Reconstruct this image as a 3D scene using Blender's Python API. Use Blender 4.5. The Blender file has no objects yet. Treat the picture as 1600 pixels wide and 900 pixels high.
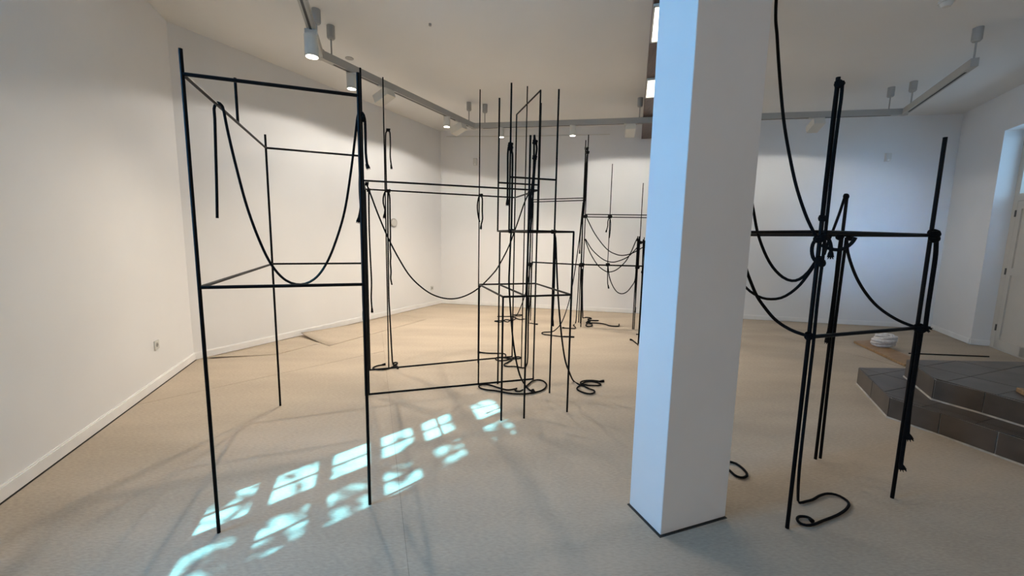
import bpy, math, random
from mathutils import Vector, Matrix
random.seed(7)
S = bpy.context.scene
COL = S.collection

# ---------------------------------------------------------------- camera
cam_data = bpy.data.cameras.new('camera')
cam = bpy.data.objects.new('camera', cam_data)
COL.objects.link(cam)
S.camera = cam
cam_data.sensor_fit = 'HORIZONTAL'
cam_data.sensor_width = 36.0
cam_data.lens = 14.148            # ultra-wide phone lens
cam_data.clip_start = 0.05
_p, _r = 0.125742, 0.0185547      # pitched down 7.2 deg, rolled 1.06 deg
_F = Vector((0, math.cos(_p), -math.sin(_p)))
_U0 = Vector((0, math.sin(_p), math.cos(_p)))
_R0 = Vector((1, 0, 0))
_R = _R0 * math.cos(_r) + _U0 * math.sin(_r)
_U = _U0 * math.cos(_r) - _R0 * math.sin(_r)
cam.matrix_world = Matrix(((_R.x, _U.x, -_F.x, 0), (_R.y, _U.y, -_F.y, 0), (_R.z, _U.z, -_F.z, 1.45), (0, 0, 0, 1)))

# ---------------------------------------------------------------- world, sun, daylight, exposure
W = bpy.data.worlds.new('world'); S.world = W
W.use_nodes = True
W.node_tree.nodes['Background'].inputs[0].default_value = (0.50, 0.72, 1.0, 1)
W.node_tree.nodes['Background'].inputs[1].default_value = 0.8
S.view_settings.view_transform = 'Standard'
S.view_settings.look = 'None'
S.view_settings.gamma = 1.0
S.view_settings.exposure = 0.30
S.view_settings.use_curve_mapping = False

def light(name, kind, loc, direction, energy, color, **kw):
    d = bpy.data.lights.new(name, kind)
    d.energy = energy; d.color = color
    for k, v in kw.items(): setattr(d, k, v)
    o = bpy.data.objects.new(name, d)
    COL.objects.link(o)
    o.location = loc
    o.rotation_euler = Vector(direction).to_track_quat('-Z', 'Y').to_euler()
    return o

SUN_DIR = Vector((0.70, 0.714, -0.90)).normalized()
light('sun', 'SUN', (-6, -4, 8), SUN_DIR, 26.0, (0.20, 0.74, 1.0), angle=math.radians(0.6))
# daylight entering by the tall window in the left wall and by the transom over the door
light("left_window_daylight", "AREA", (-2.62, 0.74, 2.15), (0.94, 0.34, -0.10), 138.0, (0.12, 0.50, 1.0), shape="RECTANGLE", size=0.6, size_y=2.0)
light('transom_daylight', 'AREA', (6.95, 4.95, 2.6), (-0.9, 0.44, -0.05), 7.0, (0.30, 0.64, 1.0), shape='RECTANGLE', size=1.0, size_y=0.8)
light("added_rear_fill", "AREA", (1.2, -2.7, 1.9), (-0.05, 1.0, -0.08), 19.0, (1.0, 0.86, 0.71), shape="RECTANGLE", size=1.3, size_y=1.5)  # added warm fill behind the camera, no window is built there
light('added_blue_beam', 'AREA', (1.5, -2.7, 1.75), (0.435, 0.90, -0.01), 3.6, (0.30, 0.58, 1.0), shape='RECTANGLE', size=0.35, size_y=0.9, spread=math.radians(16))  # added narrow beam that tints a blue band on the back wall, no door behind

# ---------------------------------------------------------------- helpers
def mat(name, color, rough=0.6, spec=0.5, metal=0.0, noise=None, bump=None, emit=None):
    """Principled material; noise=(scale, amount, detail) mottles the colour, bump=(scale, strength, distance)."""
    m = bpy.data.materials.new(name); m.use_nodes = True
    nt = m.node_tree; b = nt.nodes['Principled BSDF']
    b.inputs['Base Color'].default_value = (*color, 1)
    b.inputs['Roughness'].default_value = rough
    b.inputs['Specular IOR Level'].default_value = spec
    b.inputs['Metallic'].default_value = metal
    tc = nt.nodes.new('ShaderNodeTexCoord')
    if noise:
        n = nt.nodes.new('ShaderNodeTexNoise'); n.inputs['Scale'].default_value = noise[0]; n.inputs['Detail'].default_value = noise[2]
        nt.links.new(tc.outputs['Object'], n.inputs['Vector'])
        r = nt.nodes.new('ShaderNodeValToRGB')
        r.color_ramp.elements[0].position = 0.3; r.color_ramp.elements[1].position = 0.7
        a = noise[1]
        r.color_ramp.elements[0].color = (*[max(0, c * (1 - a)) for c in color], 1)
        r.color_ramp.elements[1].color = (*[min(1, c * (1 + a)) for c in color], 1)
        nt.links.new(n.outputs['Fac'], r.inputs['Fac'])
        nt.links.new(r.outputs['Color'], b.inputs['Base Color'])
    if bump:
        n = nt.nodes.new('ShaderNodeTexNoise'); n.inputs['Scale'].default_value = bump[0]; n.inputs['Detail'].default_value = 4
        nt.links.new(tc.outputs['Object'], n.inputs['Vector'])
        bp = nt.nodes.new('ShaderNodeBump'); bp.inputs['Strength'].default_value = bump[1]; bp.inputs['Distance'].default_value = bump[2]
        nt.links.new(n.outputs['Fac'], bp.inputs['Height']); nt.links.new(bp.outputs['Normal'], b.inputs['Normal'])
    if emit:
        b.inputs['Emission Color'].default_value = (*emit[0], 1); b.inputs['Emission Strength'].default_value = emit[1]
    return m

def felt_material(name, color):
    m = mat(name, color, rough=0.95, spec=0.15)
    nt = m.node_tree; b = nt.nodes['Principled BSDF']
    tc = nt.nodes.new('ShaderNodeTexCoord')
    n1 = nt.nodes.new('ShaderNodeTexNoise'); n1.inputs['Scale'].default_value = 1.3; n1.inputs['Detail'].default_value = 3
    n2 = nt.nodes.new('ShaderNodeTexNoise'); n2.inputs['Scale'].default_value = 75; n2.inputs['Detail'].default_value = 5
    mp = nt.nodes.new('ShaderNodeMapping'); mp.inputs['Scale'].default_value = (0.5, 1.6, 1); mp.inputs['Rotation'].default_value = (0, 0, -0.34)
    nt.links.new(tc.outputs['Object'], mp.inputs['Vector'])
    nt.links.new(mp.outputs['Vector'], n1.inputs['Vector']); nt.links.new(mp.outputs['Vector'], n2.inputs['Vector'])
    ad = nt.nodes.new('ShaderNodeMath'); ad.operation = 'ADD'
    nt.links.new(n1.outputs['Fac'], ad.inputs[0]); nt.links.new(n2.outputs['Fac'], ad.inputs[1])
    r = nt.nodes.new('ShaderNodeValToRGB')
    r.color_ramp.elements[0].position = 0.38; r.color_ramp.elements[1].position = 0.62
    r.color_ramp.elements[0].color = (*[c * 0.86 for c in color], 1); r.color_ramp.elements[1].color = (*[min(1, c * 1.10) for c in color], 1)
    hf = nt.nodes.new('ShaderNodeMath'); hf.operation = 'MULTIPLY'; hf.inputs[1].default_value = 0.5
    nt.links.new(ad.outputs[0], hf.inputs[0]); nt.links.new(hf.outputs[0], r.inputs['Fac']); nt.links.new(r.outputs['Color'], b.inputs['Base Color'])
    bp = nt.nodes.new('ShaderNodeBump'); bp.inputs['Strength'].default_value = 0.35; bp.inputs['Distance'].default_value = 0.004
    nt.links.new(n2.outputs['Fac'], bp.inputs['Height']); nt.links.new(bp.outputs['Normal'], b.inputs['Normal'])
    return m

def rope_material(name, color):
    m = mat(name, color, rough=0.85, spec=0.12)
    nt = m.node_tree; b = nt.nodes['Principled BSDF']
    tc = nt.nodes.new('ShaderNodeTexCoord')
    w = nt.nodes.new('ShaderNodeTexVoronoi'); w.inputs['Scale'].default_value = 160
    nt.links.new(tc.outputs['Object'], w.inputs['Vector'])
    bp = nt.nodes.new('ShaderNodeBump'); bp.inputs['Strength'].default_value = 0.6; bp.inputs['Distance'].default_value = 0.003
    nt.links.new(w.outputs['Distance'], bp.inputs['Height']); nt.links.new(bp.outputs['Normal'], b.inputs['Normal'])
    return m

def wood_material(name, dark, lightc, scale, rot, rough=0.5):
    m = mat(name, dark, rough=rough)
    nt = m.node_tree; b = nt.nodes['Principled BSDF']
    tc = nt.nodes.new('ShaderNodeTexCoord'); mp = nt.nodes.new('ShaderNodeMapping')
    mp.inputs['Scale'].default_value = scale; mp.inputs['Rotation'].default_value = (0, 0, rot)
    n = nt.nodes.new('ShaderNodeTexNoise'); n.inputs['Scale'].default_value = 6; n.inputs['Detail'].default_value = 8
    nt.links.new(tc.outputs['Object'], mp.inputs['Vector']); nt.links.new(mp.outputs['Vector'], n.inputs['Vector'])
    r = nt.nodes.new('ShaderNodeValToRGB'); r.color_ramp.elements[0].position = 0.35; r.color_ramp.elements[1].position = 0.65
    r.color_ramp.elements[0].color = (*dark, 1); r.color_ramp.elements[1].color = (*lightc, 1)
    nt.links.new(n.outputs['Fac'], r.inputs['Fac']); nt.links.new(r.outputs['Color'], b.inputs['Base Color'])
    return m

M = dict(
    wall=mat('white_plaster', (0.76, 0.755, 0.745), 0.9, 0.2, noise=(1.1, 0.025, 3), bump=(9, 0.12, 0.01)),
    ceiling=mat('ceiling_plaster', (0.72, 0.71, 0.685), 0.92, 0.2, noise=(0.8, 0.03, 3), bump=(4, 0.12, 0.015)),
    column=mat('column_paint', (0.80, 0.80, 0.80), 0.6, 0.3, noise=(2.5, 0.02, 4), bump=(30, 0.05, 0.004)),
    skirting=mat('white_skirting', (0.80, 0.79, 0.77), 0.5, 0.4, noise=(6, 0.04, 4)),
    gap=mat('dark_gap', (0.03, 0.028, 0.025), 0.9),
    felt=felt_material("beige_felt", (0.445, 0.375, 0.297)),
    steel=mat('black_steel', (0.003, 0.003, 0.0035), 0.42, 0.11, noise=(30, 0.3, 4)),
    rope=rope_material('black_rope', (0.0045, 0.0045, 0.005)),
    fixture=mat('grey_white_enamel', (0.62, 0.60, 0.54), 0.5, 0.4),
    rail=mat('track_enamel', (0.40, 0.39, 0.36), 0.5, 0.4),
    canopy=mat('grey_plastic', (0.38, 0.37, 0.345), 0.55, 0.4),
    slot=mat('track_slot', (0.05, 0.05, 0.05), 0.7),
    lamp=mat('lamp_lens', (0.9, 0.9, 0.85), 0.4, emit=((1.0, 0.93, 0.80), 6.0)),
    panel=mat('light_panel', (0.9, 0.9, 0.85), 0.4, emit=((1.0, 0.97, 0.86), 2.2)),
    beam=wood_material('dark_brown_wood', (0.050, 0.026, 0.017), (0.115, 0.062, 0.042), (12, 0.8, 12), -0.28, 0.45),
    tile=mat('slate_tile', (0.082, 0.066, 0.055), 0.40, 0.5, noise=(5, 0.25, 6), bump=(14, 0.15, 0.004)),
    grout=mat('tile_grout', (0.50, 0.46, 0.41), 0.9, 0.2, noise=(20, 0.2, 3)),
    darkgrout=mat('dark_tread_grout', (0.032, 0.030, 0.028), 0.9, 0.2),
    board=wood_material('honey_wood', (0.24, 0.135, 0.060), (0.38, 0.235, 0.115), (1.2, 14, 4), 1.2, 0.5),
    strap=mat('white_webbing', (0.66, 0.63, 0.62), 0.9, 0.2, noise=(40, 0.12, 4), bump=(90, 0.5, 0.004)),
    door=mat('cream_door_paint', (0.56, 0.52, 0.455), 0.5, 0.4, noise=(3, 0.03, 4)),
    hinge=mat('dark_hinge', (0.12, 0.11, 0.10), 0.4, 0.5, metal=0.6),
    sensor=mat('pale_plastic', (0.60, 0.59, 0.55), 0.45, 0.5),
    sensor_dark=mat('sensor_shade', (0.30, 0.29, 0.27), 0.5, 0.4),
    clear=mat('milky_plastic', (0.55, 0.54, 0.51), 0.25, 0.5),
    leaf=mat('dark_leaf', (0.03, 0.06, 0.02), 0.7),
    bark=mat('bark', (0.06, 0.04, 0.03), 0.9),
    ground=mat('outdoor_paving', (0.25, 0.25, 0.24), 0.9, noise=(2, 0.2, 5)),
)
# clear window glass: mostly transmits, a little mirror
G = bpy.data.materials.new('window_glass'); G.use_nodes = True
nt = G.node_tree; nt.nodes.clear()
o_ = nt.nodes.new('ShaderNodeOutputMaterial'); mx = nt.nodes.new('ShaderNodeMixShader'); tr = nt.nodes.new('ShaderNodeBsdfTransparent'); gl = nt.nodes.new('ShaderNodeBsdfGlossy')
gl.inputs['Roughness'].default_value = 0.02; mx.inputs[0].default_value = 0.06
nt.links.new(tr.outputs[0], mx.inputs[1]); nt.links.new(gl.outputs[0], mx.inputs[2]); nt.links.new(mx.outputs[0], o_.inputs[0])
M['glass'] = G

class MB:
    """collects simple shapes, builds them as ONE mesh object"""
    def __init__(s): s.v = []; s.f = []; s.sm = []
    def add(s, verts, faces, smooth=False):
        k = len(s.v); s.v += [tuple(v) for v in verts]
        for f in faces: s.f.append(tuple(i + k for i in f)); s.sm.append(smooth)
    def box(s, c, hx, hy, hz, ax=None, ay=None, az=None):
        c = Vector(c); ax = Vector(ax or (1, 0, 0)).normalized(); ay = Vector(ay or (0, 1, 0)).normalized(); az = Vector(az) if az else ax.cross(ay)
        P = [c + ax * hx * i + ay * hy * j + az * hz * k for i in (-1, 1) for j in (-1, 1) for k in (-1, 1)]
        s.add(P, [(0, 1, 3, 2), (4, 6, 7, 5), (0, 4, 5, 1), (2, 3, 7, 6), (0, 2, 6, 4), (1, 5, 7, 3)])
    def prism(s, poly, z0, z1):
        n = len(poly)
        A = sum(poly[i][0] * poly[(i + 1) % n][1] - poly[(i + 1) % n][0] * poly[i][1] for i in range(n))
        if A < 0: poly = poly[::-1]
        s.add([(p[0], p[1], z0) for p in poly] + [(p[0], p[1], z1) for p in poly],
              [tuple(range(n - 1, -1, -1)), tuple(range(n, 2 * n))] + [(i, (i + 1) % n, n + (i + 1) % n, n + i) for i in range(n)])
    def tube(s, pts, r, n=8, r1=None):
        pts = [Vector(p) for p in pts]; m = len(pts)
        t0 = (pts[1] - pts[0]).normalized()
        up = Vector((0, 0, 1)) if abs(t0.z) < 0.9 else Vector((1, 0, 0))
        u = t0.cross(up).normalized(); V = []; Fc = []
        for i, p in enumerate(pts):
            t = (pts[min(i + 1, m - 1)] - pts[max(i - 1, 0)])
            if t.length < 1e-9: t = t0
            t.normalize(); u = (u - t * u.dot(t))
            u = u.normalized() if u.length > 1e-6 else t.orthogonal().normalized()
            w = t.cross(u); rr = r if r1 is None else r + (r1 - r) * i / (m - 1)
            for k in range(n):
                a = 2 * math.pi * k / n; V.append(p + (u * math.cos(a) + w * math.sin(a)) * rr)
        for i in range(m - 1):
            for k in range(n):
                Fc.append((i * n + k, i * n + (k + 1) % n, (i + 1) * n + (k + 1) % n, (i + 1) * n + k))
        s.add(V, Fc, True)
        s.add([V[k] for k in range(n)], [tuple(range(n - 1, -1, -1))]); s.add([V[(m - 1) * n + k] for k in range(n)], [tuple(range(n))])
    def build(s, name, m, parent=None, loc=(0, 0, 0)):
        me = bpy.data.meshes.new(name); me.from_pydata(s.v, [], s.f); me.update()
        me.polygons.foreach_set('use_smooth', s.sm)
        if isinstance(m, (list, tuple)):
            for x in m: me.materials.append(x)
        else: me.materials.append(m)
        o = bpy.data.objects.new(name, me); COL.objects.link(o); o.location = loc
        if parent: o.parent = parent
        return o

def tag(o, label=None, cat=None, group=None, kind=None):
    if label: o['label'] = label
    if cat: o['category'] = cat
    if group: o['group'] = group
    if kind: o['kind'] = kind
    return o
def empty(name, loc, label, cat, group=None):
    o = bpy.data.objects.new(name, None); COL.objects.link(o); o.location = loc
    o.empty_display_size = 0.1
    return tag(o, label, cat, group)
def sub(p, q): return tuple(a - b for a, b in zip(p, q))
def smooth(pts, step=0.02):
    """Catmull-Rom through the points, resampled"""
    P = [Vector(p) for p in pts]
    if len(P) < 3:
        return P
    P = [P[0] * 2 - P[1]] + P + [P[-1] * 2 - P[-2]]; out = []
    for i in range(1, len(P) - 2):
        a, b, c, d = P[i - 1:i + 3]; n = max(2, min(16, int((c - b).length / step)))
        for k in range(n):
            t = k / n
            out.append(0.5 * ((2 * b) + (c - a) * t + (2 * a - 5 * b + 4 * c - d) * t * t + (3 * b - a - 3 * c + d) * t ** 3))
    out.append(P[-2]); return out

AX = Vector((0.944, 0.330, 0)); AY = Vector((-0.330, 0.944, 0)); ZZ = Vector((0, 0, 1))
CEIL = 3.58

# ---------------------------------------------------------------- room shell
LS = Vector((-2.702, 1.975, 0)); LD = Vector((0.340, -0.940, 0)).normalized()     # left wall line, running towards the camera
LC = (-3.590, 4.420); BC = (-1.525, 8.610); RC = (7.310, 6.885); W1 = (6.791, 5.824)
RD = Vector((-0.4385, -0.8987, 0)); RN = Vector((0.8987, -0.4385, 0))              # right wall direction / outward normal
L0 = tuple((LS + LD * 5.6)[:2])
R0 = tuple((Vector((*W1, 0)) + RD * 9.6)[:2])
room = [L0, R0, RC, BC, LC]

def struct(o, label=None):
    o['kind'] = 'structure'
    if label: o['label'] = label
    return o
def wall(name, a, b, t=0.25, z0=0.0, z1=CEIL, holes=(), m=None):
    """slab on the outer side of the line a->b (outer = right-hand side), with rectangular holes (s0, s1, z0, z1)"""
    a = Vector((*a[:2], 0)); b = Vector((*b[:2], 0)); d = (b - a).normalized(); n = Vector((d.y, -d.x, 0)); L = (b - a).length
    mb = MB()
    def slab(s0, s1, za, zb):
        if s1 - s0 < 1e-4 or zb - za < 1e-4: return
        mb.prism([tuple((a + d * s0)[:2]), tuple((a + d * s1)[:2]), tuple((a + d * s1 + n * t)[:2]), tuple((a + d * s0 + n * t)[:2])], za, zb)
    cur = 0.0
    for s0, s1, h0, h1 in sorted(holes):
        slab(cur, s0, z0, z1); slab(s0, s1, z0, h0); slab(s0, s1, h1, z1); cur = s1
    slab(cur, L, z0, z1)
    return struct(mb.build(name, m or M['wall']))

f = MB(); f.prism([(p[0] * 1.02, p[1] * 1.02) for p in room] , -0.12, -0.004); floor = struct(f.build('floor', M['gap']), 'felt covered gallery floor')
c_ = MB(); c_.prism([(p[0] * 1.02, p[1] * 1.02) for p in room], CEIL, CEIL + 0.2); ceiling = struct(c_.build('ceiling', M['ceiling']))

# measured ends of the rods and runs of the ropes (metres)
FRAMES = [('rod_sculpture', 'tall black steel rod frame nearest the left wall, with a rope swag inside it',
  [('post', (-1.402, 1.788, 0.0), (-1.402, 1.788, 2.205)), ('post', (-0.748, 2.014, 0.0), (-0.748, 2.014, 2.208)), ('post', (-1.939, 3.245, 0.0), (-1.939, 3.245, 2.205)),
   ('post', (-1.308, 3.497, 0.0), (-1.308, 3.497, 2.14)), ('rail', (-1.402, 1.788, 2.105), (-0.748, 2.014, 2.105)), ('rail', (-0.748, 2.014, 2.105), (-1.308, 3.497, 2.105)),
   ('rail', (-1.308, 3.497, 2.105), (-1.939, 3.245, 2.105)), ('rail', (-1.939, 3.245, 2.105), (-1.402, 1.788, 2.105)), ('rail', (-1.402, 1.788, 1.2), (-0.748, 2.014, 1.2)),
   ('rail', (-0.748, 2.014, 1.2), (-1.308, 3.497, 1.2)), ('rail', (-1.308, 3.497, 1.2), (-1.939, 3.245, 1.2)), ('rail', (-1.939, 3.245, 1.2), (-1.402, 1.788, 1.2)),
   ('peg', (-1.68, 2.542, 2.105), (-1.68, 2.542, 2.364))]),
 ('rod_sculpture', 'long black steel rod frame with floor rails and a tall portal at its right end',
  [('post', (-1.284, 3.513, 0.0), (-1.284, 3.513, 2.81)), ('post', (0.235, 3.992, 0.0), (0.235, 3.992, 2.825)), ('post', (-1.508, 4.174, 0.0), (-1.508, 4.174, 1.905)),
   ('post', (0.016, 4.758, 0.0), (0.016, 4.758, 2.825)), ('rail', (0.235, 3.992, 2.825), (0.016, 4.758, 2.825)), ('rail', (-1.284, 3.513, 0.008), (0.235, 3.992, 0.008)),
   ('rail', (-1.508, 4.174, 0.008), (0.016, 4.758, 0.008)), ('rail', (-1.284, 3.513, 1.905), (0.235, 3.992, 1.905)), ('rail', (0.235, 3.992, 1.905), (0.016, 4.758, 1.905)),
   ('rail', (0.016, 4.758, 1.905), (-1.508, 4.174, 1.905)), ('rail', (-1.508, 4.174, 1.905), (-1.284, 3.513, 1.905))]),
 ('rod_sculpture', 'low table-height black steel rod frame standing in front of the long frame',
  [('post', (-0.314, 3.819, 0.0), (-0.314, 3.819, 0.995)), ('post', (-0.067, 3.047, 0.0), (-0.067, 3.047, 0.995)), ('rail', (-0.314, 3.819, 0.995), (-0.067, 3.047, 0.995)),
   ('rail', (-0.067, 3.047, 0.995), (0.482, 3.23, 0.995)), ('rail', (0.482, 3.23, 0.995), (0.235, 3.992, 0.995)), ('rail', (0.235, 3.992, 0.995), (-0.314, 3.819, 0.995))]),
 ('rod_sculpture', 'narrow black steel rod frame at chest height straddling the low table frame',
  [('post', (0.116, 3.095, 0.0), (0.116, 3.095, 2.2)), ('post', (0.482, 3.23, 0.0), (0.482, 3.23, 1.5)), ('post', (-0.124, 3.847, 0.0), (-0.124, 3.847, 1.5)),
   ('post', (0.371, 3.639, 0.0), (0.371, 3.639, 1.5)), ('rail', (0.116, 3.095, 0.995), (-0.124, 3.847, 0.995)), ('rail', (0.116, 3.095, 1.5), (0.482, 3.23, 1.5)),
   ('rail', (0.482, 3.23, 1.5), (0.243, 4.005, 1.5)), ('rail', (0.243, 4.005, 1.5), (-0.124, 3.847, 1.5)), ('rail', (-0.124, 3.847, 1.5), (0.116, 3.095, 1.5))]),
 ('rod_sculpture', 'topmost black steel tower frame standing on the chest-high frame',
  [('post', (-0.035, 3.515, 1.505), (-0.035, 3.515, 2.715)), ('post', (-0.147, 3.885, 1.505), (-0.147, 3.885, 2.715)), ('post', (0.371, 3.639, 1.505), (0.371, 3.639, 2.715)),
   ('post', (0.243, 4.005, 1.505), (0.243, 4.005, 2.715)), ('rail', (-0.035, 3.515, 1.957), (0.371, 3.639, 1.957)), ('rail', (-0.147, 3.885, 1.957), (0.243, 4.005, 1.957)),
   ('rail', (-0.035, 3.515, 1.505), (0.371, 3.639, 1.505)), ('rail', (-0.147, 3.885, 1.505), (0.243, 4.005, 1.505)), ('rail', (-0.035, 3.515, 1.505), (-0.147, 3.885, 1.505)),
   ('rail', (0.371, 3.639, 1.505), (0.243, 4.005, 1.505))]),
 ('steel_rod', 'slender black rod with two rope knots near the left end of the long frame', [('rod', (-1.329, 4.248, 0.0), (-1.329, 4.248, 3.01))]),
 ('steel_rod', 'slender black rod with one rope knot right of the swag middle', [('rod', (-0.378, 4.508, 0.0), (-0.378, 4.508, 3.0))]),
 ('steel_rod', 'slender black rod rising through the sloping portal rail', [('rod', (0.121, 4.39, 0.0), (0.121, 4.39, 3.0))]),
 ('rod_sculpture', 'far black steel rod frame with paired rails spanning behind the tower',
  [('post', (0.335, 6.973, 0.0), (0.335, 6.973, 2.05)), ('post', (1.146, 6.506, 0.0), (1.146, 6.506, 3.05)), ('post', (1.166, 6.859, 0.0), (1.166, 6.859, 3.05)),
   ('post', (0.355, 7.326, 0.0), (0.355, 7.326, 2.05)), ('rail', (0.335, 6.973, 2.05), (1.146, 6.506, 2.05)), ('rail', (0.355, 7.326, 2.12), (1.166, 6.859, 2.12)),
   ('rail', (0.335, 6.973, 1.03), (1.146, 6.506, 1.03)), ('rail', (0.355, 7.326, 1.0), (1.166, 6.859, 1.0)), ('rail', (1.146, 6.506, 2.05), (1.166, 6.859, 2.12))]),
 ('rod_sculpture', 'far black steel rod frame nearest the white column, hung with rope swags',
  [('rail', (1.146, 6.506, 1.83), (2.273, 6.369, 1.83)), ('rail', (1.156, 6.682, 1.8), (2.283, 6.545, 1.8)), ('rail', (1.146, 6.506, 1.035), (2.273, 6.369, 1.035)),
   ('rail', (1.156, 6.682, 1.015), (2.283, 6.545, 1.015)), ('post', (1.97, 6.406, 0.0), (1.97, 6.406, 1.5)), ('post', (1.994, 6.408, 0.0), (1.994, 6.408, 1.5)),
   ('post', (2.273, 6.369, 0.0), (2.273, 6.369, 1.83)), ('post', (2.283, 6.545, 0.0), (2.283, 6.545, 1.8))]),
 ('steel_rod', 'short black post beside the white column edge with rope ends at its foot', [('rod', (1.748, 5.403, 0.0), (1.748, 5.403, 1.48))]),
 ('steel_rod', 'thin far rod with a dangling rope end, upright on paired rails', [('rod', (1.528, 6.46, 1.035), (1.528, 6.46, 2.61))]),
 ('steel_rod', 'thin far rod rising beside the white column edge', [('rod', (2.006, 6.402, 1.035), (2.006, 6.402, 2.32))]),
 ('rod_sculpture', 'black steel rod frame right of the white column, with rope bundles',
  [('post', (1.43, 1.892, -0.0), (1.43, 1.892, 2.18)), ('post', (2.212, 2.154, 0.0), (2.212, 2.154, 2.0)), ('post', (1.067, 2.93, -0.0), (1.067, 2.93, 1.5)),
   ('post', (1.783, 3.381, 0.0), (1.783, 3.381, 1.5)), ('post', (2.073, 2.56, 0.0), (2.073, 2.56, 1.75)), ('rail', (1.43, 1.892, 1.0), (2.212, 2.154, 1.0)),
   ('rail', (1.43, 1.892, 1.5), (2.212, 2.154, 1.5)), ('rail', (2.212, 2.154, 1.5), (1.783, 3.381, 1.5)), ('rail', (1.783, 3.381, 1.5), (1.067, 2.93, 1.5)),
   ('rail', (1.067, 2.93, 1.5), (1.43, 1.892, 1.5))])]
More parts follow.
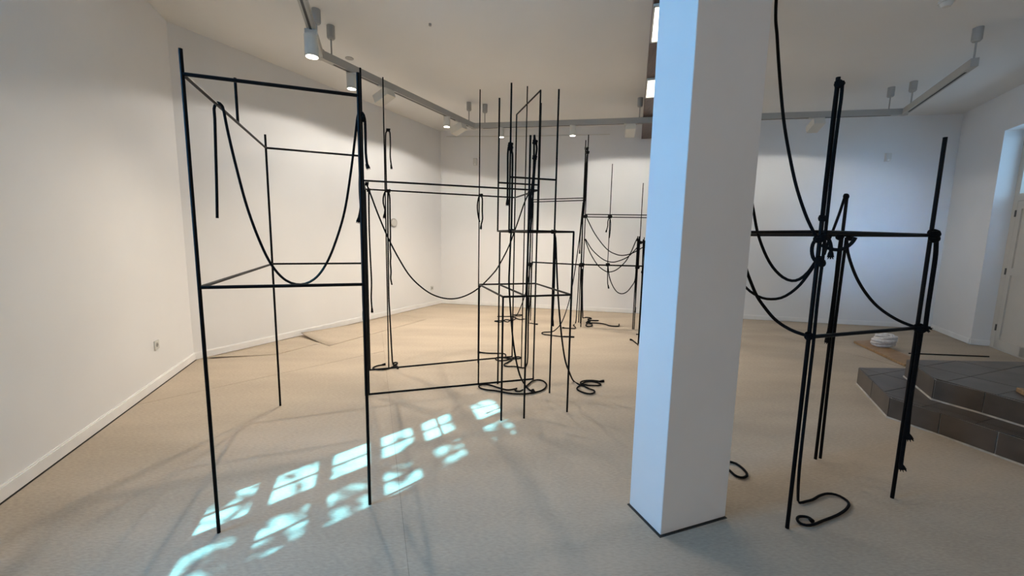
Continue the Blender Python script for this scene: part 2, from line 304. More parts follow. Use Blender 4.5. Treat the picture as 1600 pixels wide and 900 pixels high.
ROPES = [('black rope swag hung in the tall frame by the left wall', 'black ropes', 0.0075,
  [[(-1.595, 2.195, 1.522), (-1.587, 2.197, 1.694), (-1.58, 2.2, 1.893), (-1.575, 2.202, 2.039), (-1.575, 2.202, 2.087), (-1.567, 2.205, 2.11), (-1.556, 2.209, 2.12), (-1.543, 2.213, 2.11), (-1.536, 2.216, 2.085), (-1.524, 2.22, 1.98),
    (-1.502, 2.228, 1.824), (-1.464, 2.242, 1.599), (-1.416, 2.259, 1.408), (-1.364, 2.278, 1.265), (-1.301, 2.3, 1.179), (-1.231, 2.326, 1.154), (-1.163, 2.35, 1.184), (-1.105, 2.371, 1.263), (-1.053, 2.39, 1.388), (-0.998, 2.41, 1.576),
    (-0.958, 2.424, 1.807), (-0.926, 2.436, 2.045), (-0.915, 2.439, 2.124), (-0.906, 2.443, 2.15), (-0.895, 2.447, 2.134), (-0.898, 2.446, 2.094), (-0.909, 2.442, 2.046), (-0.908, 2.442, 1.975), (-0.906, 2.443, 1.902),
    (-0.914, 2.44, 1.736), (-0.911, 2.441, 1.587), (-0.907, 2.442, 1.32), (-0.912, 2.441, 1.124), (-0.912, 2.441, 1.005), (-0.908, 2.442, 0.933)]],
  [], [((-0.912, 2.441, 0.981), (-0.908, 2.442, 0.925))]),
 ('short black rope end bundle hanging at the right rail of the left frame', 'black ropes', 0.008,
  [[(-0.907, 2.443, 2.147), (-0.89, 2.449, 2.152), (-0.878, 2.453, 2.118), (-0.876, 2.453, 2.032), (-0.877, 2.453, 1.923), (-0.871, 2.456, 1.854)],
   [(-0.907, 2.443, 2.143), (-0.916, 2.439, 2.114), (-0.91, 2.441, 2.01), (-0.907, 2.442, 1.866), (-0.911, 2.441, 1.699), (-0.912, 2.441, 1.606), (-0.926, 2.436, 1.534)]],
  [((-0.891, 2.448, 2.117), 0.012)], [((-0.874, 2.454, 1.865), (-0.866, 2.457, 1.839)), ((-0.918, 2.438, 1.557), (-0.928, 2.435, 1.522))]),
 ('long black rope sagging between both ends of the long frame', 'black ropes', 0.0075,
  [[(-1.265, 3.525, 1.886), (-1.244, 3.538, 1.824), (-1.188, 3.573, 1.637), (-1.116, 3.618, 1.427), (-1.041, 3.665, 1.249), (-0.953, 3.72, 1.079), (-0.85, 3.784, 0.956), (-0.742, 3.852, 0.874), (-0.612, 3.933, 0.833),
    (-0.482, 4.014, 0.849), (-0.342, 4.102, 0.925), (-0.203, 4.188, 1.065), (-0.139, 4.228, 1.157), (-0.042, 4.289, 1.352), (0.042, 4.341, 1.59), (0.113, 4.386, 1.809), (0.16, 4.415, 1.92)]],
  [((-1.26, 3.528, 1.881), 0.014), ((0.167, 4.419, 1.927), 0.02)], []),
 ('black rope end dangling at the back left corner of the long frame', 'black ropes', 0.0085,
  [[(-1.477, 4.186, 1.904), (-1.478, 4.186, 1.815), (-1.481, 4.184, 1.492), (-1.478, 4.186, 1.228), (-1.473, 4.188, 0.961), (-1.479, 4.185, 0.791), (-1.475, 4.187, 0.661)]], [((-1.478, 4.186, 1.898), 0.018)],
  [((-1.475, 4.187, 0.682), (-1.474, 4.187, 0.634))]),
 ('black rope knotted at the top of the left slender rod, ends hanging free', 'black ropes', 0.0075,
  [[(-1.285, 4.245, 2.505), (-1.303, 4.24, 2.484), (-1.31, 4.238, 2.44), (-1.313, 4.237, 2.27), (-1.312, 4.237, 2.08), (-1.311, 4.237, 1.907)],
   [(-1.285, 4.245, 2.517), (-1.27, 4.25, 2.481), (-1.267, 4.251, 2.369), (-1.27, 4.25, 2.242), (-1.261, 4.253, 2.147)]],
  [((-1.285, 4.245, 2.505), 0.022)], [((-1.264, 4.252, 2.166), (-1.26, 4.253, 2.125))]),
 ('black rope tied mid-height to the left slender rod, trailing into a floor knot', 'black ropes', 0.0085,
  [[(-1.299, 4.241, 1.901), (-1.326, 4.232, 1.887), (-1.342, 4.227, 1.834), (-1.344, 4.227, 1.77), (-1.33, 4.231, 1.712), (-1.333, 4.23, 1.679), (-1.34, 4.228, 1.633)],
   [(-1.293, 4.243, 1.901), (-1.282, 4.246, 1.824), (-1.283, 4.246, 1.628), (-1.283, 4.246, 1.43), (-1.288, 4.244, 1.33), (-1.284, 4.246, 1.229), (-1.288, 4.244, 1.162), (-1.284, 4.246, 1.06), (-1.288, 4.244, 0.992),
    (-1.277, 4.248, 0.923)],
   [(-1.3, 4.244, 1.895), (-1.305, 4.242, 1.628), (-1.309, 4.241, 1.229), (-1.311, 4.241, 0.821), (-1.305, 4.242, 0.613), (-1.297, 4.245, 0.331), (-1.291, 4.247, 0.152), (-1.34, 4.425, 0.012), (-1.298, 4.346, 0.012), (-1.277, 4.371, 0.012),
    (-1.29, 4.428, 0.012), (-1.322, 4.426, 0.012), (-1.319, 4.368, 0.012), (-1.275, 4.303, 0.012), (-1.219, 4.219, 0.012), (-1.244, 4.282, 0.012), (-1.282, 4.314, 0.012), (-1.3, 4.257, 0.012), (-1.349, 4.19, 0.012), (-1.414, 4.176, 0.012),
    (-1.475, 4.193, 0.012), (-1.496, 4.235, 0.012), (-1.48, 4.291, 0.012), (-1.442, 4.327, 0.012), (-1.418, 4.351, 0.012)]],
  [((-1.296, 4.242, 1.901), 0.026)], [((-1.432, 4.339, 0.012), (-1.407, 4.363, 0.012)), ((-1.337, 4.229, 1.659), (-1.34, 4.228, 1.623))]),
 ('black rope knotted on the rear rail with two short dangling ends', 'black ropes', 0.0085,
  [[(-0.362, 4.493, 1.898), (-0.382, 4.492, 1.877), (-0.396, 4.491, 1.794), (-0.392, 4.491, 1.712), (-0.381, 4.492, 1.649), (-0.37, 4.493, 1.608)],
   [(-0.362, 4.493, 1.898), (-0.344, 4.495, 1.865), (-0.343, 4.495, 1.727), (-0.339, 4.495, 1.643), (-0.352, 4.494, 1.587), (-0.355, 4.494, 1.545)]],
  [((-0.362, 4.493, 1.898), 0.026)], [((-0.353, 4.494, 1.573), (-0.357, 4.494, 1.535))]),
 ('black rope hanging over the top of the chest-high frame front post', 'black ropes', 0.008,
  [[(0.144, 3.078, 2.198), (0.149, 3.077, 2.166), (0.162, 3.077, 2.121), (0.163, 3.077, 2.084), (0.157, 3.077, 2.038), (0.152, 3.077, 1.965), (0.145, 3.077, 1.788), (0.139, 3.078, 1.646), (0.133, 3.078, 1.493)],
   [(0.144, 3.078, 2.198), (0.143, 3.078, 2.134), (0.145, 3.077, 1.974), (0.14, 3.078, 1.872), (0.13, 3.078, 1.788), (0.124, 3.078, 1.646), (0.118, 3.078, 1.493), (0.113, 3.079, 1.211), (0.11, 3.079, 1.003)]],
  [((0.15, 3.077, 2.148), 0.02), ((0.15, 3.077, 2.038), 0.017)], []),
 ('black rope dropping from the portal side rail into loops behind the low frame', 'black ropes', 0.0085,
  [[(0.165, 4.373, 1.923), (0.183, 4.373, 1.889), (0.19, 4.373, 1.729), (0.19, 4.373, 1.457), (0.186, 4.373, 1.041), (0.187, 4.373, 0.544), (0.19, 4.373, 0.253), (0.19, 4.373, 0.106), (0.184, 4.434, 0.012), (0.152, 4.33, 0.012),
    (0.123, 4.328, 0.012), (0.088, 4.349, 0.012), (0.038, 4.368, 0.012), (-0.034, 4.364, 0.012), (-0.07, 4.396, 0.012), (-0.071, 4.442, 0.012), (-0.029, 4.515, 0.012), (0.008, 4.591, 0.012), (0.016, 4.654, 0.012), (-0.022, 4.614, 0.012),
    (-0.097, 4.572, 0.012), (-0.157, 4.581, 0.012), (-0.178, 4.63, 0.012), (-0.169, 4.686, 0.012), (-0.116, 4.703, 0.012), (-0.038, 4.676, 0.012), (0.054, 4.657, 0.012), (0.108, 4.673, 0.012), (0.12, 4.712, 0.012), (0.093, 4.742, 0.012),
    (0.046, 4.721, 0.012), (0.0, 4.653, 0.012), (-0.046, 4.663, 0.012), (-0.06, 4.74, 0.012), (-0.064, 4.82, 0.012), (-0.088, 4.86, 0.012), (-0.184, 4.868, 0.012), (-0.288, 4.867, 0.012), (-0.39, 4.902, 0.012)]],
  [((0.172, 4.373, 1.916), 0.028), ((0.178, 4.373, 1.823), 0.02), ((0.184, 4.373, 1.702), 0.016)], [((-0.377, 4.894, 0.012), (-0.411, 4.909, 0.012))]),
 ('black rope bundle tied high on the front left tower post', 'black ropes', 0.009,
  [[(-0.036, 3.499, 2.24), (-0.049, 3.499, 2.208), (-0.056, 3.499, 2.146), (-0.054, 3.499, 1.989), (-0.053, 3.499, 1.83), (-0.052, 3.499, 1.755)],
   [(-0.036, 3.499, 2.24), (-0.03, 3.499, 2.172), (-0.018, 3.499, 2.147), (-0.015, 3.499, 1.937), (-0.015, 3.499, 1.67), (-0.015, 3.499, 1.513)]],
  [((-0.035, 3.499, 2.219), 0.022), ((-0.036, 3.499, 2.188), 0.024)], [((-0.052, 3.499, 1.771), (-0.054, 3.499, 1.723))]),
 ('black rope slanting from the tower base knot to a wide loop on the floor', 'black ropes', 0.0085,
  [[(-0.015, 3.499, 1.502), (-0.019, 3.499, 1.442), (-0.024, 3.499, 1.232), (-0.027, 3.499, 1.052), (-0.016, 3.499, 0.894), (-0.002, 3.499, 0.722), (0.017, 3.5, 0.548), (0.042, 3.5, 0.39), (0.077, 3.5, 0.242), (0.132, 3.863, 0.012),
    (0.171, 3.711, 0.012), (0.211, 3.632, 0.012), (0.234, 3.626, 0.012), (0.218, 3.665, 0.012)],
   [(0.148, 3.743, 0.012), (0.182, 3.83, 0.012), (0.224, 3.913, 0.012), (0.278, 3.952, 0.012), (0.329, 3.927, 0.012), (0.357, 3.839, 0.012), (0.339, 3.736, 0.012), (0.291, 3.66, 0.012), (0.215, 3.609, 0.012), (0.137, 3.577, 0.012),
    (0.048, 3.573, 0.012), (-0.042, 3.597, 0.012), (-0.133, 3.639, 0.012), (-0.224, 3.659, 0.012), (-0.289, 3.705, 0.012), (-0.303, 3.762, 0.012), (-0.265, 3.794, 0.012), (-0.201, 3.785, 0.012), (-0.118, 3.721, 0.012),
    (-0.037, 3.668, 0.012), (0.024, 3.679, 0.012), (0.067, 3.709, 0.012), (0.048, 3.68, 0.012), (0.054, 3.641, 0.012), (0.09, 3.634, 0.012), (0.121, 3.676, 0.012)]],
  [((-0.015, 3.499, 1.502), 0.026)], [((0.194, 3.655, 0.012), (0.222, 3.673, 0.012))]),
 ('black rope from the right tower knot running down to a figure-eight coil on the floor', 'black ropes', 0.0085,
  [[(0.362, 3.624, 1.505), (0.38, 3.622, 1.449), (0.396, 3.62, 1.232), (0.411, 3.619, 1.029), (0.437, 3.616, 0.766), (0.468, 3.613, 0.528), (0.503, 3.609, 0.335), (0.542, 3.605, 0.227), (0.642, 3.944, 0.012), (0.685, 3.847, 0.012),
    (0.722, 3.806, 0.012), (0.76, 3.74, 0.012), (0.801, 3.693, 0.012), (0.792, 3.637, 0.012), (0.747, 3.607, 0.012), (0.697, 3.628, 0.012), (0.653, 3.686, 0.012), (0.645, 3.735, 0.012), (0.678, 3.804, 0.012), (0.738, 3.894, 0.012),
    (0.803, 3.934, 0.012), (0.87, 3.91, 0.012), (0.902, 3.867, 0.012), (0.878, 3.826, 0.012), (0.789, 3.826, 0.012), (0.717, 3.849, 0.012), (0.707, 3.902, 0.012), (0.754, 3.95, 0.012), (0.835, 3.963, 0.012), (0.915, 3.94, 0.012)]],
  [((0.362, 3.624, 1.505), 0.026)], [((0.908, 3.939, 0.012), (0.951, 3.954, 0.012))]),
 ('black rope end hanging straight down the right tower post', 'black ropes', 0.009, [[(0.368, 3.623, 1.494), (0.377, 3.622, 1.289), (0.381, 3.622, 1.058), (0.379, 3.622, 0.852), (0.375, 3.622, 0.686)]], [],
  [((0.376, 3.622, 0.71), (0.378, 3.622, 0.65))]),
 ('far black rope bundle knotted near the tops of the paired far posts', 'black ropes', 0.011,
  [[(1.12, 6.494, 2.851), (1.108, 6.497, 2.803), (1.115, 6.495, 2.57), (1.113, 6.496, 2.178), (1.105, 6.497, 1.879), (1.109, 6.496, 1.527), (1.113, 6.496, 1.045), (1.132, 6.492, 0.44), (1.136, 6.492, 0.067)],
   [(1.126, 6.493, 2.831), (1.143, 6.49, 2.783), (1.135, 6.492, 2.735), (1.133, 6.492, 2.55), (1.128, 6.493, 2.178), (1.117, 6.495, 1.829)]],
  [((1.121, 6.494, 2.841), 0.035), ((1.138, 6.491, 2.783), 0.03), ((1.141, 6.491, 1.799), 0.04), ((1.119, 6.495, 1.025), 0.05)], []),
 ('far black rope slanting left to a hairpin loop on the floor', 'black ropes', 0.0085,
  [[(1.1, 6.498, 2.019), (1.082, 6.501, 1.728), (1.067, 6.504, 1.475), (1.027, 6.511, 1.053), (0.985, 6.518, 0.697), (0.985, 6.915, 0.314), (0.808, 6.316, 0.12), (0.685, 6.188, 0.012), (0.605, 6.074, 0.012), (0.504, 6.045, 0.012),
    (0.465, 5.979, 0.012), (0.493, 5.908, 0.012), (0.603, 5.849, 0.012), (0.766, 5.784, 0.012), (0.906, 5.776, 0.012)]],
  [], [((0.767, 5.792, 0.014), (0.924, 5.769, 0.014))]),
 ('far black rope with a capped end beside the far posts', 'black ropes', 0.0085, [[(1.106, 6.497, 1.999), (1.092, 6.499, 1.728), (1.077, 6.502, 1.475), (1.079, 6.502, 1.24)]], [], [((1.077, 6.502, 1.271), (1.078, 6.502, 1.209))]),
 ('far black rope dropping from the lower rail to a curl left of the far posts', 'black ropes', 0.009,
  [[(1.079, 6.502, 1.034), (1.079, 6.502, 0.753), (1.07, 6.503, 0.331), (1.105, 6.788, 0.014), (1.035, 6.579, 0.014), (1.045, 6.436, 0.014), (1.026, 6.341, 0.014), (0.958, 6.336, 0.014), (0.837, 6.358, 0.014)]], [],
  [((0.867, 6.351, 0.014), (0.828, 6.371, 0.014))]),
 ('far black rope heap with a long tail at the foot of the far posts', 'black ropes', 0.011,
  [[(1.126, 6.493, 0.963), (1.152, 6.489, 0.441), (1.165, 6.486, 0.229), (1.305, 7.212, 0.016), (1.371, 7.259, 0.016), (1.435, 7.224, 0.016), (1.442, 7.137, 0.016), (1.38, 7.114, 0.016), (1.373, 7.018, 0.016), (1.443, 6.969, 0.016),
    (1.538, 6.989, 0.016), (1.422, 6.978, 0.016), (1.341, 6.906, 0.016), (1.283, 6.768, 0.016), (1.334, 6.747, 0.016), (1.358, 6.647, 0.016), (1.323, 6.522, 0.016), (1.254, 6.492, 0.016), (1.245, 6.588, 0.016), (1.311, 6.745, 0.016),
    (1.394, 6.778, 0.016), (1.501, 6.761, 0.016), (1.584, 6.692, 0.016), (1.642, 6.573, 0.016), (1.73, 6.542, 0.016), (1.79, 6.571, 0.016), (1.831, 6.713, 0.016)]],
  [((1.339, 6.833, 0.02), 0.03)], []),
 ('far black rope falling from the lower rail into a flat tangle behind the low frame', 'black ropes', 0.009,
  [[(0.313, 6.958, 0.989), (0.276, 6.96, 0.688), (0.216, 6.963, 0.405), (0.11, 7.36, 0.03), (0.057, 7.313, 0.014), (0.151, 7.292, 0.014), (0.2, 7.389, 0.014), (0.105, 7.411, 0.014), (0.033, 7.342, 0.014), (0.045, 7.192, 0.014),
    (0.134, 6.97, 0.014), (0.214, 7.006, 0.014), (0.264, 7.154, 0.014), (0.284, 6.959, 0.35), (0.296, 6.959, 0.8)],
   [(-0.258, 7.193, 0.014), (-0.107, 7.207, 0.014), (0.01, 7.218, 0.014), (0.079, 7.078, 0.014), (0.01, 6.877, 0.014), (-0.102, 6.921, 0.014), (-0.175, 6.727, 0.014), (-0.229, 6.722, 0.014), (-0.276, 6.797, 0.014), (-0.156, 6.835, 0.014),
    (-0.066, 6.737, 0.014), (-0.012, 6.902, 0.014)],
   [(0.325, 6.957, 0.967), (0.329, 6.957, 0.577), (0.319, 6.958, 0.294), (0.296, 6.769, 0.014), (0.335, 6.669, 0.014), (0.397, 6.609, 0.014)]],
  [((0.313, 6.958, 0.989), 0.05)], [((-0.22, 6.766, 0.016), (-0.286, 6.771, 0.016)), ((0.397, 6.609, 0.014), (0.439, 6.602, 0.014))]),
 ('far black rope knotted on the upper far rail with a short bent end', 'black ropes', 0.0085,
  [[(1.527, 6.46, 1.805), (1.501, 6.463, 1.734), (1.5, 6.463, 1.654), (1.484, 6.465, 1.573)], [(1.528, 6.46, 1.795), (1.543, 6.458, 1.685), (1.54, 6.458, 1.534), (1.534, 6.459, 1.463)]], [((1.527, 6.46, 1.8), 0.04)],
  [((1.488, 6.465, 1.594), (1.478, 6.466, 1.558))]),
 ('upper of three far rope swags left of the white column', 'black ropes', 0.0085,
  [[(1.161, 6.504, 1.79), (1.312, 6.486, 1.52), (1.502, 6.463, 1.29), (1.655, 6.444, 1.207), (1.774, 6.43, 1.195), (1.9, 6.414, 1.233), (2.014, 6.401, 1.301), (2.061, 6.395, 1.333)]], [((2.066, 6.394, 1.403), 0.03)], []),
 ('middle of three far rope swags left of the white column', 'black ropes', 0.0085,
  [[(1.16, 6.504, 1.446), (1.283, 6.489, 1.265), (1.45, 6.469, 1.125), (1.581, 6.453, 1.083), (1.69, 6.44, 1.101), (1.825, 6.424, 1.165), (1.918, 6.412, 1.259), (1.973, 6.406, 1.331)]], [], []),
 ('deepest of three far rope swags left of the white column', 'black ropes', 0.0085,
  [[(1.156, 6.505, 1.436), (1.245, 6.494, 1.223), (1.363, 6.48, 1.041), (1.468, 6.467, 0.951), (1.559, 6.456, 0.922), (1.677, 6.442, 0.967), (1.799, 6.427, 1.093), (1.88, 6.417, 1.248), (1.939, 6.41, 1.411), (1.97, 6.406, 1.471),
    (1.98, 6.405, 1.391), (1.981, 6.405, 1.189), (1.985, 6.404, 0.678), (1.995, 6.403, 0.313)]],
  [((1.972, 6.406, 1.441), 0.025), ((2.008, 6.401, 1.402), 0.04), ((1.991, 6.403, 1.007), 0.04)], [((1.997, 6.403, 0.366), (1.994, 6.403, 0.282))]),
 ('far rope swag hanging below the lower far rail', 'black ropes', 0.0085,
  [[(1.529, 6.46, 1.035), (1.535, 6.459, 0.87), (1.543, 6.458, 0.735), (1.561, 6.456, 0.674)],
   [(1.534, 6.459, 1.025), (1.563, 6.455, 0.85), (1.62, 6.449, 0.707), (1.695, 6.439, 0.605), (1.776, 6.43, 0.577), (1.854, 6.42, 0.616), (1.919, 6.412, 0.706), (1.963, 6.407, 0.801), (1.973, 6.406, 0.986)]],
  [((1.529, 6.46, 1.04), 0.04)], [((1.549, 6.457, 0.715), (1.562, 6.456, 0.658))]),
 ('black rope on the short post by the white column, end curling on the floor', 'black ropes', 0.0095,
  [[(1.734, 5.391, 1.453), (1.739, 5.389, 1.232), (1.746, 5.387, 0.889)],
   [(1.735, 5.39, 1.453), (1.752, 5.385, 1.36), (1.759, 5.383, 1.147), (1.755, 5.384, 0.715), (1.751, 5.385, 0.363), (1.749, 5.386, 0.095), (1.76, 5.436, 0.014), (1.745, 5.503, 0.014), (1.745, 5.626, 0.014), (1.73, 5.668, 0.014)],
   [(1.958, 6.014, 0.014), (1.908, 6.01, 0.014)]],
  [((1.741, 5.389, 1.419), 0.02), ((1.747, 5.387, 1.018), 0.016)], [((1.744, 5.651, 0.014), (1.724, 5.679, 0.014))]),
 ('long black rope draped over the tallest right post, ending in a loop on the floor', 'black ropes', 0.0075,
  [[(1.42, 1.879, 2.148), (1.418, 1.88, 2.097), (1.418, 1.881, 2.016), (1.418, 1.881, 1.85), (1.418, 1.881, 1.681), (1.419, 1.88, 1.577)],
   [(1.435, 1.87, 2.139), (1.436, 1.869, 2.08), (1.435, 1.87, 2.013), (1.434, 1.871, 1.815), (1.435, 1.87, 1.568), (1.436, 1.869, 1.39), (1.435, 1.87, 1.18), (1.437, 1.868, 0.964), (1.437, 1.868, 0.645), (1.439, 1.867, 0.331),
    (1.632, 2.101, 0.01), (1.629, 2.081, 0.01), (1.664, 2.091, 0.01), (1.723, 2.112, 0.009), (1.79, 2.148, 0.01), (1.85, 2.168, 0.01), (1.891, 2.159, 0.01), (1.91, 2.128, 0.01), (1.905, 2.086, 0.01), (1.853, 2.037, 0.01),
    (1.78, 1.994, 0.01), (1.718, 1.967, 0.009), (1.643, 1.936, 0.01), (1.579, 1.909, 0.01), (1.534, 1.901, 0.01), (1.512, 1.916, 0.01), (1.517, 1.945, 0.01), (1.54, 1.965, 0.01), (1.566, 1.968, 0.01), (1.588, 1.961, 0.01),
    (1.589, 1.94, 0.01)],
   [(1.418, 1.875, 2.141), (1.413, 1.879, 2.155), (1.421, 1.873, 2.159), (1.43, 1.866, 2.148), (1.431, 1.865, 2.135)]],
  [((1.426, 1.875, 2.146), 0.019), ((1.421, 1.879, 1.562), 0.014)], [((1.589, 1.958, 0.01), (1.588, 1.932, 0.01))]),
 ('black rope falling from the ceiling close to the white column', 'black ropes', 0.0075,
  [[(1.19, 2.038, 3.575), (1.2, 2.038, 3.1), (1.21, 2.038, 2.572), (1.225, 2.027, 2.4), (1.248, 2.009, 2.194), (1.272, 1.991, 2.016), (1.299, 1.971, 1.866), (1.331, 1.947, 1.716), (1.367, 1.919, 1.587), (1.396, 1.897, 1.507),
    (1.415, 1.883, 1.466)]],
  [((1.19, 2.038, 3.57), 0.014)], []),
 ('upper black rope swag between the white column and the tallest right post', 'black ropes', 0.0078,
  [[(1.275, 2.337, 1.973), (1.295, 2.278, 1.773), (1.31, 2.237, 1.622), (1.323, 2.199, 1.497), (1.34, 2.149, 1.392), (1.358, 2.097, 1.318), (1.377, 2.043, 1.273), (1.393, 1.998, 1.26), (1.406, 1.96, 1.273), (1.418, 1.926, 1.31),
    (1.428, 1.898, 1.364)]],
  [((1.416, 1.882, 1.466), 0.02)], []),
 ('middle black rope swag between the white column and the tallest right post', 'black ropes', 0.0075,
  [[(1.289, 2.297, 1.243), (1.31, 2.236, 1.192), (1.327, 2.188, 1.165), (1.344, 2.139, 1.151), (1.361, 2.091, 1.152), (1.378, 2.042, 1.166), (1.393, 1.998, 1.198), (1.407, 1.957, 1.245), (1.419, 1.923, 1.305), (1.43, 1.893, 1.368)]],
  [((1.425, 1.876, 1.374), 0.014)], []),
 ('lowest black rope swag meeting the lower right rail', 'black ropes', 0.009,
  [[(1.296, 2.277, 1.368), (1.308, 2.241, 1.285), (1.32, 2.208, 1.22), (1.333, 2.168, 1.155), (1.352, 2.116, 1.098), (1.37, 2.064, 1.053), (1.389, 2.008, 1.025), (1.408, 1.954, 1.01), (1.428, 1.898, 1.005)]],
  [((1.419, 1.88, 1.008), 0.014)], []),
 ('black rope loops and tassel gathered where the tallest right post meets its rail', 'black ropes', 0.0085,
  [[(1.423, 1.877, 1.484), (1.409, 1.888, 1.466), (1.401, 1.894, 1.442), (1.4, 1.894, 1.412), (1.406, 1.89, 1.382), (1.418, 1.881, 1.362), (1.434, 1.869, 1.354)],
   [(1.438, 1.866, 1.481), (1.448, 1.858, 1.461), (1.455, 1.853, 1.432), (1.457, 1.851, 1.397)],
   [(1.424, 1.872, 1.44), (1.438, 1.862, 1.431), (1.455, 1.849, 1.423), (1.471, 1.836, 1.42), (1.489, 1.823, 1.426), (1.504, 1.812, 1.442), (1.513, 1.805, 1.46), (1.518, 1.801, 1.477)]],
  [((1.431, 1.871, 1.478), 0.016), ((1.434, 1.869, 1.357), 0.012)], [((1.456, 1.852, 1.411), (1.457, 1.851, 1.385))]),
 ('black rope slung over the short post behind the right rail', 'black ropes', 0.0085, [[(2.06, 2.55, 1.75), (2.055, 2.554, 1.734), (2.043, 2.564, 1.641), (2.024, 2.579, 1.522), (2.012, 2.589, 1.457), (2.002, 2.597, 1.375)]],
  [((2.06, 2.55, 1.738), 0.012)], []),
 ('black rope hitched on the right rail with one end taped to the short post', 'black ropes', 0.0095,
  [[(2.078, 2.533, 1.486), (2.078, 2.533, 1.403), (2.077, 2.534, 1.29), (2.076, 2.535, 1.033), (2.076, 2.535, 0.794), (2.078, 2.534, 0.449), (2.081, 2.531, 0.022)],
   [(2.057, 2.549, 1.486), (2.055, 2.55, 1.39), (2.056, 2.549, 1.207), (2.055, 2.55, 1.0), (2.052, 2.552, 0.865)]],
  [((2.054, 2.555, 1.49), 0.02), ((2.092, 2.524, 1.487), 0.016)], [((2.054, 2.555, 0.877), (2.053, 2.556, 0.809))]),
 ('black rope curving from the right rail down to the clamp on the rightmost post', 'black ropes', 0.009,
  [[(2.082, 2.534, 1.479), (2.086, 2.521, 1.403), (2.096, 2.494, 1.322), (2.109, 2.455, 1.238), (2.126, 2.404, 1.159), (2.147, 2.344, 1.091), (2.17, 2.277, 1.044), (2.192, 2.212, 1.015), (2.211, 2.157, 1.002)]], [], []),
 ('thick black rope lashed along the rightmost post with frayed ends', 'black ropes', 0.011,
  [[(2.215, 2.128, 1.496), (2.22, 2.123, 1.393), (2.22, 2.122, 1.257), (2.22, 2.122, 1.12), (2.221, 2.121, 1.016)], [(2.212, 2.131, 1.006), (2.212, 2.131, 0.907), (2.211, 2.132, 0.727), (2.212, 2.131, 0.543), (2.216, 2.126, 0.396)],
   [(2.209, 2.134, 0.999), (2.211, 2.131, 0.799), (2.21, 2.132, 0.543), (2.21, 2.133, 0.317), (2.211, 2.132, 0.202)]],
  [((2.208, 2.135, 1.509), 0.024), ((2.21, 2.133, 1.486), 0.02), ((2.208, 2.135, 1.002), 0.024)],
  [((2.217, 2.126, 0.404), (2.225, 2.118, 0.378)), ((2.211, 2.132, 0.218), (2.218, 2.125, 0.195)), ((2.218, 2.124, 1.011), (2.231, 2.112, 1.002))]),
 ('black rope loop peeping out from behind the white column foot', 'black ropes', 0.0085,
  [[(1.38, 2.527, 0.01), (1.42, 2.505, 0.01), (1.453, 2.487, 0.01), (1.483, 2.466, 0.01), (1.496, 2.415, 0.01), (1.49, 2.355, 0.01), (1.462, 2.32, 0.01), (1.426, 2.312, 0.01), (1.403, 2.335, 0.01), (1.399, 2.38, 0.01), (1.384, 2.437, 0.01),
    (1.357, 2.48, 0.01)]],
  [], [])]
# left wall with the tall daylight window, just out of the picture on the left
OFF = (Vector((*LC, 0)) - LS).length
WS0, WS1, WZ0, WZ1 = 0.80, 1.70, 1.05, 3.14
wl = wall('wall_left', LC, L0, holes=[(OFF + WS0, OFF + WS1, WZ0, WZ1)])
wall('wall_front', L0, R0)
NICHE_W, NICHE_H = 1.45, 3.04
RLEN = (Vector((*R0, 0)) - Vector((*RC, 0))).length
SW1 = (Vector((*R0, 0)) - Vector((*W1, 0))).length
wr = wall('wall_right', R0, RC, t=0.32, holes=[(SW1 - NICHE_W, SW1, -0.12, NICHE_H)])
wb = wall('wall_back', RC, BC)
wbl = wall('wall_back_left', BC, LC)

def skirting(name, a, b, h=0.085, t=0.016, gap=True):
    a = Vector((*a[:2], 0)); b = Vector((*b[:2], 0)); d = (b - a).normalized(); n = Vector((-d.y, d.x, 0))
    mb = MB()
    mb.prism([tuple(a[:2]), tuple(b[:2]), tuple((b + n * t)[:2]), tuple((a + n * t)[:2])], 0.006, h - 0.008)
    mb.prism([tuple(a[:2]), tuple(b[:2]), tuple((b + n * t * 0.55)[:2]), tuple((a + n * t * 0.55)[:2])], h - 0.008, h)
    return struct(mb.build(name, M['skirting']))
skirting('baseboard_left', LC, L0)
skirting('baseboard_back_left', BC, LC)
skirting('baseboard_back', RC, BC)
skirting('baseboard_right', W1, RC)
W1v = Vector((*W1, 0))
skirting('baseboard_niche', tuple((W1v + RN * 0.2)[:2]), W1)
skirting('baseboard_front', L0, R0)

# tall casement window in the left wall (its bars shape the sun patches on the floor)
N_L = Vector((-0.940, -0.340, 0))
wc = LS + N_L * 0.15
def wp(s, z, o=0.0): return wc + LD * s + N_L * o + ZZ * z
win = MB()
def bar(mb, s0, s1, z0, z1, t=0.03): mb.box(wp((s0 + s1) / 2, (z0 + z1) / 2), abs(s1 - s0) / 2, t, abs(z1 - z0) / 2, LD, N_L, ZZ)
for s0, s1 in ((0.80, 0.885), (1.195, 1.305), (1.615, 1.70)): bar(win, s0, s1, WZ0, WZ1)
for z0, z1 in ((WZ0, 1.14), (2.64, 2.80), (3.09, WZ1)): bar(win, 0.80, 1.70, z0, z1)
window = struct(win.build('window_1', M['skirting']))
gb = MB()
for s in (0.885, 1.305):
    bar(gb, s + 0.147, s + 0.163, 1.14, 2.64, 0.012)
    for z in (1.44, 1.74, 2.04, 2.34): bar(gb, s, s + 0.31, z - 0.027, z + 0.027, 0.02)
gb.build('glazing_bars', M['skirting'], window)
for s in (0.885, 1.305):
    for z0, z1 in ((1.14, 1.44), (1.44, 1.74), (1.74, 2.04), (2.04, 2.34), (2.34, 2.64), (2.80, 3.09)):
        p = MB(); bar(p, s, s + 0.31, z0, z1, 0.0025); p.build('pane', M['glass'], window)

